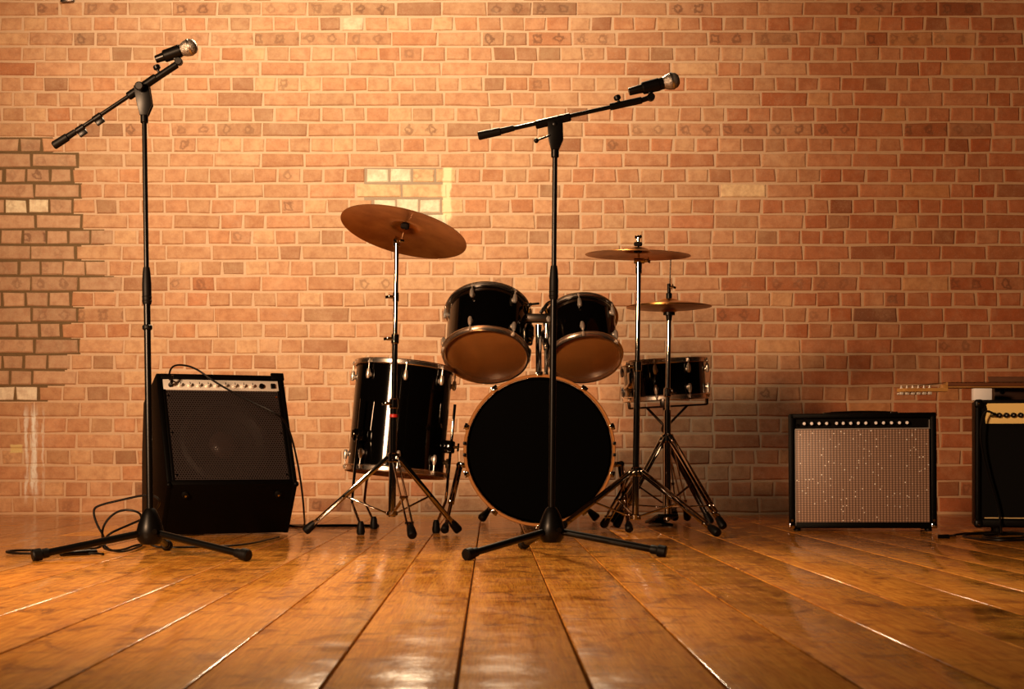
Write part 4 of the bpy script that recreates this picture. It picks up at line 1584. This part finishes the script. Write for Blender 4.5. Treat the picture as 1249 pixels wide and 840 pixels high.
hd_.tube([(x_, 0.12, zt + 0.002 + 0.004 * (1 - (x_ / 0.125) ** 2)) for x_ in (-0.125, -0.09, -0.05, 0, 0.05, 0.09, 0.125)], 0.006, 8, 1)
hd_o = sa_t.part('handle', hd_, 'tolex')
for s in (-1, 1):
    sa_t.part('handle_cap', B().box((0.03, 0.026, 0.008), Matrix.Translation((s * 0.128, 0.12, zt + 0.003)), 0.003), 'chrome', hd_o)
for s in (-1, 1):
    for yy in (0.03, dp - 0.03):
        sa_t.part('glide_foot', B().lathe([(0, 0), (0.012, 0), (0.014, 0.004), (0.012, 0.014), (0, 0.014)], Matrix.Translation((s * (w - 0.03), yy, 0)), 16), 'rubber')
    sa_t.part('corner_cap', B().box((0.022, 0.014, 0.022), Matrix.Translation((s * (w - 0.010), 0.005, z0 + 0.010)), 0.004), 'chrome')
    sa_t.part('tilt_leg_screw', B().cyl((s * (w - 0.011), 0.0, z0 + 0.03), (s * (w - 0.011), -0.004, z0 + 0.03), 0.005, seg=10), 'chrome')

# ------------------------------------------------------------------ gold-panel amplifier at the right
GD = 6.22
gx0 = P(1189.5, 0, GD).x
gw_ = 0.56
ga = Thing('gold_panel_amplifier', 'black amplifier with a gold control panel, a guitar lying on it', 'amplifier', (gx0 + gw_ / 2 * math.cos(R(13)), GD - D - gw_ / 2 * math.sin(R(13)), 0), (0, 0, R(-13)))
w = gw_ / 2
zt = P(0, 487.5, GD).z
z0 = P(0, 643, GD).z
cab = B()
dp = 0.27
rim = 0.022
cab.bx(-w, -w + rim, 0, dp, z0, zt, 0.008, 3)
cab.bx(w - rim, w, 0, dp, z0, zt, 0.008, 3)
cab.bx(-w + 0.003, w - 0.003, 0, dp, zt - 0.014, zt, 0.005, 3)
cab.bx(-w + 0.003, w - 0.003, 0, dp, z0, z0 + 0.034, 0.008, 3)
cab.bx(-w + 0.01, w - 0.01, dp - 0.016, dp - 0.004, z0 + 0.01, zt - 0.01)
ga.part('cabinet', cab, 'tolex')
pz0, pz1 = P(0, 516.5, GD).z, P(0, 489.5, GD).z
ga.part('front_frame', B().bx(-w + rim - 0.002, w - rim + 0.002, 0.008, 0.02, pz0 - 0.012, zt - 0.012), 'tolex')
pl = -w + P(1202, 0, GD).x - gx0
o2 = [(pl, pz0), (w - 0.04, pz0), (w - 0.04, pz1), (pl + 0.012, pz1), (pl + 0.002, pz1 - 0.014), (pl + 0.006, pz1 - 0.03), (pl - 0.002, pz0 + 0.02)]
mxz = Matrix(((1, 0, 0, 0), (0, 0, -1, 0), (0, 1, 0, 0), (0, 0, 0, 1)))
gp = ga.part('control_panel', B().extrude_xy(o2, -0.0075, -0.0045, mxz), 'gold_panel', label='polished gold control panel')
kz = P(0, 506.5, GD).z
for i in range(12):
    x = -w + P(1217.5 + 8.3 * i, 0, GD).x - gx0
    if x > w - 0.07:
        break
    kb = ga.part('knob', B().cyl((x, 0.006, kz), (x, -0.004, kz), 0.0105, 0.010, seg=16, bev=0.001).cyl((x, -0.003, kz), (x, -0.012, kz), 0.0085, 0.0075, seg=14, bev=0.001), 'black_plastic')
    ga.part('knob_cap', B().cyl((x, -0.012, kz), (x, -0.0135, kz), 0.0028, seg=12), 'trim_silver', kb)
jx = -w + P(1209.5, 0, GD).x - gx0
ga.part('input_jack', B().cyl((jx, 0.006, kz), (jx, -0.002, kz), 0.008, seg=12), 'black_plastic')
gz0, gz1 = z0 + 0.034, pz0 - 0.010
ga.part('grille_cloth', B().bx(-w + rim - 0.001, w - rim + 0.001, 0.010, 0.018, gz0, gz1), 'black_cloth')
ga.part('piping', B().cyl((-w + rim + 0.012, 0.008, gz0 + 0.002), (w - rim - 0.012, 0.008, gz0 + 0.002), 0.0022, seg=8), 'piping')
for sx in (-1, 1):
    for zz in (z0 + 0.012, zt - 0.012):
        cc_ = ga.part('corner_cap', B().box((0.034, 0.034, 0.034), Matrix.Translation((sx * (w - 0.0135), 0.0135, zz + (0.003 if zz < 0.2 else -0.003))), 0.010, 3), 'black_plastic')
        ga.part('corner_rivet', B().lathe([(0.0048, 0), (0.004, 0.0025), (0, 0.0035)], Matrix.Translation((sx * (w - 0.0135), -0.0035, zz)) @ frame_to((0, -1, 0)), 12), 'chrome', cc_)
    for yy in (0.04, dp - 0.04):
        ga.part('rubber_foot', B().lathe([(0, 0), (0.014, 0), (0.018, z0 + 0.002), (0, z0 + 0.002)], Matrix.Translation((sx * (w - 0.085), yy, 0)), 16), 'rubber')

# cable hanging from the gold panel down to a coil on the floor
yj = GD - D
pj = ga.m @ Vector((jx, -0.004, kz))
gc = [pj + Vector((0, -0.03, 0.004)), P(1203, 500, GD - 0.05), P(1198, 508, GD - 0.04), P(1195.5, 530, GD - 0.035), P(1199, 555, GD - 0.03), P(1207, 585, GD - 0.03), P(1214, 605, GD - 0.03), P(1219, 625, GD - 0.03), P(1221, 645, GD - 0.04)]
gc += [fp(1222, 653), fp(1205, 651), fp(1180, 651.5), fp(1172, 654), fp(1195, 658), fp(1235, 659.5), fp(1270, 657), fp(1275, 653), fp(1240, 651.5), fp(1205, 652.5), fp(1196, 655), fp(1225, 656.5), fp(1262, 655), fp(1250, 650), fp(1200, 649.5), fp(1168, 651.5), fp(1156, 654.5)]
for p in gc:
    p.z = max(p.z, 0.006)
gcb = Thing('guitar_cable', 'black cable hanging from the gold panel to a coil on the floor', 'cable', (gc[-1].x, gc[-1].y, 0))
gcb.part('cord', B().tube(gc, 0.0042, 8, 2), 'cable', world=True)
e = gc[-1]
dv = (fp(1143, 654.5) - e).normalized()
pg = gcb.part('jack_plug', B().cyl(e - dv * 0.005, e + dv * 0.035, 0.0085, 0.0075, seg=14, bev=0.002), 'black_plastic', world=True)
gcb.part('plug_tip', B().cyl(e - dv * 0.018, e - dv * 0.004, 0.0072, seg=12, bev=0.002).ball(e - dv * 0.022, 0.0075, 10), 'chrome', pg, world=True)
gcb.part('jack_plug', B().cyl(pj, pj + Vector((0, -0.03, 0.004)), 0.0065, seg=12), 'black_plastic', world=True)

# ------------------------------------------------------------------ electric guitar lying on the gold-panel amplifier
top_z = zt
gd = 6.36
gy = gd - D
nz = top_z + 0.048                         # underside of the neck
hx0, hx1 = P(1096, 0, gd).x, P(1153, 0, gd).x
gt = Thing('electric_guitar', 'electric guitar lying on its back with its maple headstock overhanging', 'guitar', (hx1 + 0.62, gy, top_z))


def G(x, y, z_):
    return Vector((x, gy + y, z_))


hz = P(0, 475.5, gd).z
hb = B()
o2 = [(hx1 + 0.005, -0.021), (hx1 + 0.005, 0.021), (hx1 - 0.02, 0.028), (hx0 + 0.03, 0.050), (hx0 + 0.008, 0.046), (hx0, 0.030), (hx0 + 0.012, 0.008), (hx0 + 0.03, -0.012), (hx1 - 0.06, -0.026)]
hb.extrude_xy([(x, y + gy) for x, y in o2], hz - 0.007, hz + 0.007, None, 0.002)
head = gt.part('headstock', hb, 'maple', world=True)
gt.part('nut', B().bx(hx1, hx1 + 0.005, gy - 0.021, gy + 0.021, hz + 0.004, nz + 0.0245), 'maple', world=True)
hb = B()
hb.prism([(gy - 0.021, nz + 0.014), (gy - 0.018, nz + 0.004), (gy, nz), (gy + 0.018, nz + 0.004), (gy + 0.021, nz + 0.014)], hx1, hx1 + 0.5)
hb.bx(hx1 - 0.018, hx1 + 0.003, gy - 0.021, gy + 0.021, hz - 0.004, nz + 0.016, 0.003)
gt.part('neck', hb, 'maple', world=True)
gt.part('fretboard', B().bx(hx1 + 0.004, hx1 + 0.5, gy - 0.0225, gy + 0.0225, nz + 0.008, nz + 0.022, 0.002), 'rosewood', world=True)
fr = B()
for i in range(1, 22):
    x = hx1 + 0.004 + 0.648 * (1 - 2 ** (-i / 12.0))
    fr.bx(x - 0.001, x + 0.001, gy - 0.022, gy + 0.022, nz + 0.0215, nz + 0.0232)
gt.part('frets', fr, 'chrome', world=True)
for i in range(6):
    x = hx0 + 0.016 + 0.0205 * i
    y = 0.022 - 0.006 * i
    tp = gt.part('tuner', B().cyl(G(x, y, hz + 0.004), G(x, y, hz + 0.018), 0.0032, seg=10).cyl(G(x, y, hz + 0.006), G(x, y, hz + 0.0095), 0.006, seg=10).box((0.014, 0.02, 0.011), Matrix.Translation(G(x, y, hz - 0.0125)), 0.002), 'silver_panel', head, world=True)
    yy = 0.050 - 0.0045 * i
    gt.part('tuner_button', B().cyl(G(x, y, hz - 0.0125), G(x, yy + 0.012, hz - 0.0125), 0.0025, seg=8).box((0.011, 0.018, 0.008), Matrix.Translation(G(x, yy + 0.02, hz - 0.0125)), 0.003), 'silver_panel', head, world=True)
    xb = hx1 + 0.65
    gt.part('string', B().tube([G(x, y, hz + 0.014), G(hx1 + 0.002, 0.0155 - 0.0062 * i, nz + 0.0245), G(xb, 0.026 - 0.0104 * i, nz + 0.026)], 0.0005, 5), 'chrome', world=True)
bx0 = hx1 + 0.40
bo = []
for q in range(56):
    a = 2 * math.pi * q / 56
    ca, sa2 = math.cos(a), math.sin(a)
    r = 0.2 * (1 - 0.20 * abs(math.sin(a)) ** 2) + 0.028 * math.cos(2 * a) + 0.022 * math.cos(3 * a + 0.5)
    bo.append((bx0 + 0.22 + r * ca * 1.05, gy + 0.01 + 0.80 * r * sa2))
gt.part('body', B().extrude_xy(bo, top_z + 0.002, top_z + 0.046, None, 0.008), 'body_finish', world=True)
gt.part('bridge', B().bx(hx1 + 0.63, hx1 + 0.67, gy - 0.04, gy + 0.04, top_z + 0.046, top_z + 0.058, 0.003), 'chrome', world=True)
for xx in (0.49, 0.54, 0.59):
    gt.part('pickup', B().bx(hx1 + xx, hx1 + xx + 0.018, gy - 0.042, gy + 0.042, top_z + 0.046, top_z + 0.056, 0.003), 'black_plastic', world=True)

# white block, dark box and brown board on the amplifier top
a, b_ = P(1188, 487, 6.29), P(1210, 473.5, 6.29)
single('white_box', B().bx(a.x, b_.x, a.y - 0.0, a.y + 0.035, top_z + 0.0005, b_.z, 0.0015), 'white_card', 'small white box under the guitar neck on the amplifier corner', 'box', (a.x, a.y, top_z))
a, b_ = P(1213, 487, 6.42), P(1262, 471, 6.42)
bxo = Thing('small_box', 'small dark wooden box with a round knob behind the guitar neck', 'box', ((a.x + b_.x) / 2, a.y, top_z))
bxo.part('body', B().bx(a.x, b_.x, a.y, a.y + 0.055, top_z + 0.0005, b_.z, 0.003), 'box_wood', world=True)
kp = P(1221.5, 478, 6.42)
bxo.part('knob', B().cyl(kp, kp - Vector((0, 0.008, 0)), 0.008, seg=14, bev=0.002), 'black_plastic', world=True)
a, b_ = P(1206, 470.5, 6.40), P(1275, 470.5, 6.40)
zz = P(0, 470.5, 6.42).z + 0.001
m = Matrix.Translation(((a.x + b_.x) / 2, a.y + 0.06, zz + 0.020)) @ Matrix.Rotation(R(14), 4, 'X')
bd = B()
t = bmesh.new()
L2 = (b_.x - a.x) / 2
pts = [(-L2 + 0.0, -0.075), (L2, -0.075), (L2, 0.075), (-L2 + 0.035, 0.075)]
bd.extrude_xy(pts, -0.003, 0.003, m, 0.001)
single('brown_board', bd, 'folder_brown', 'flat brown board tilted on the small dark box behind the guitar', 'board', ((a.x + b_.x) / 2, a.y, zz))

# iron hook high on the wall
hp_ = P(86, 1.5, D)
hk = single('wall_hook', B().bar(hp_ + Vector((-0.045, -0.012, 0)), hp_ + Vector((0.02, -0.012, 0.004)), 0.024, 0.02, 0.004).cyl(hp_ + Vector((-0.02, 0.01, 0.004)), hp_ + Vector((-0.02, -0.05, 0.014)), 0.008, seg=10), 'dark_steel', 'small dark iron bracket fixed high on the brick wall', 'bracket', hp_)
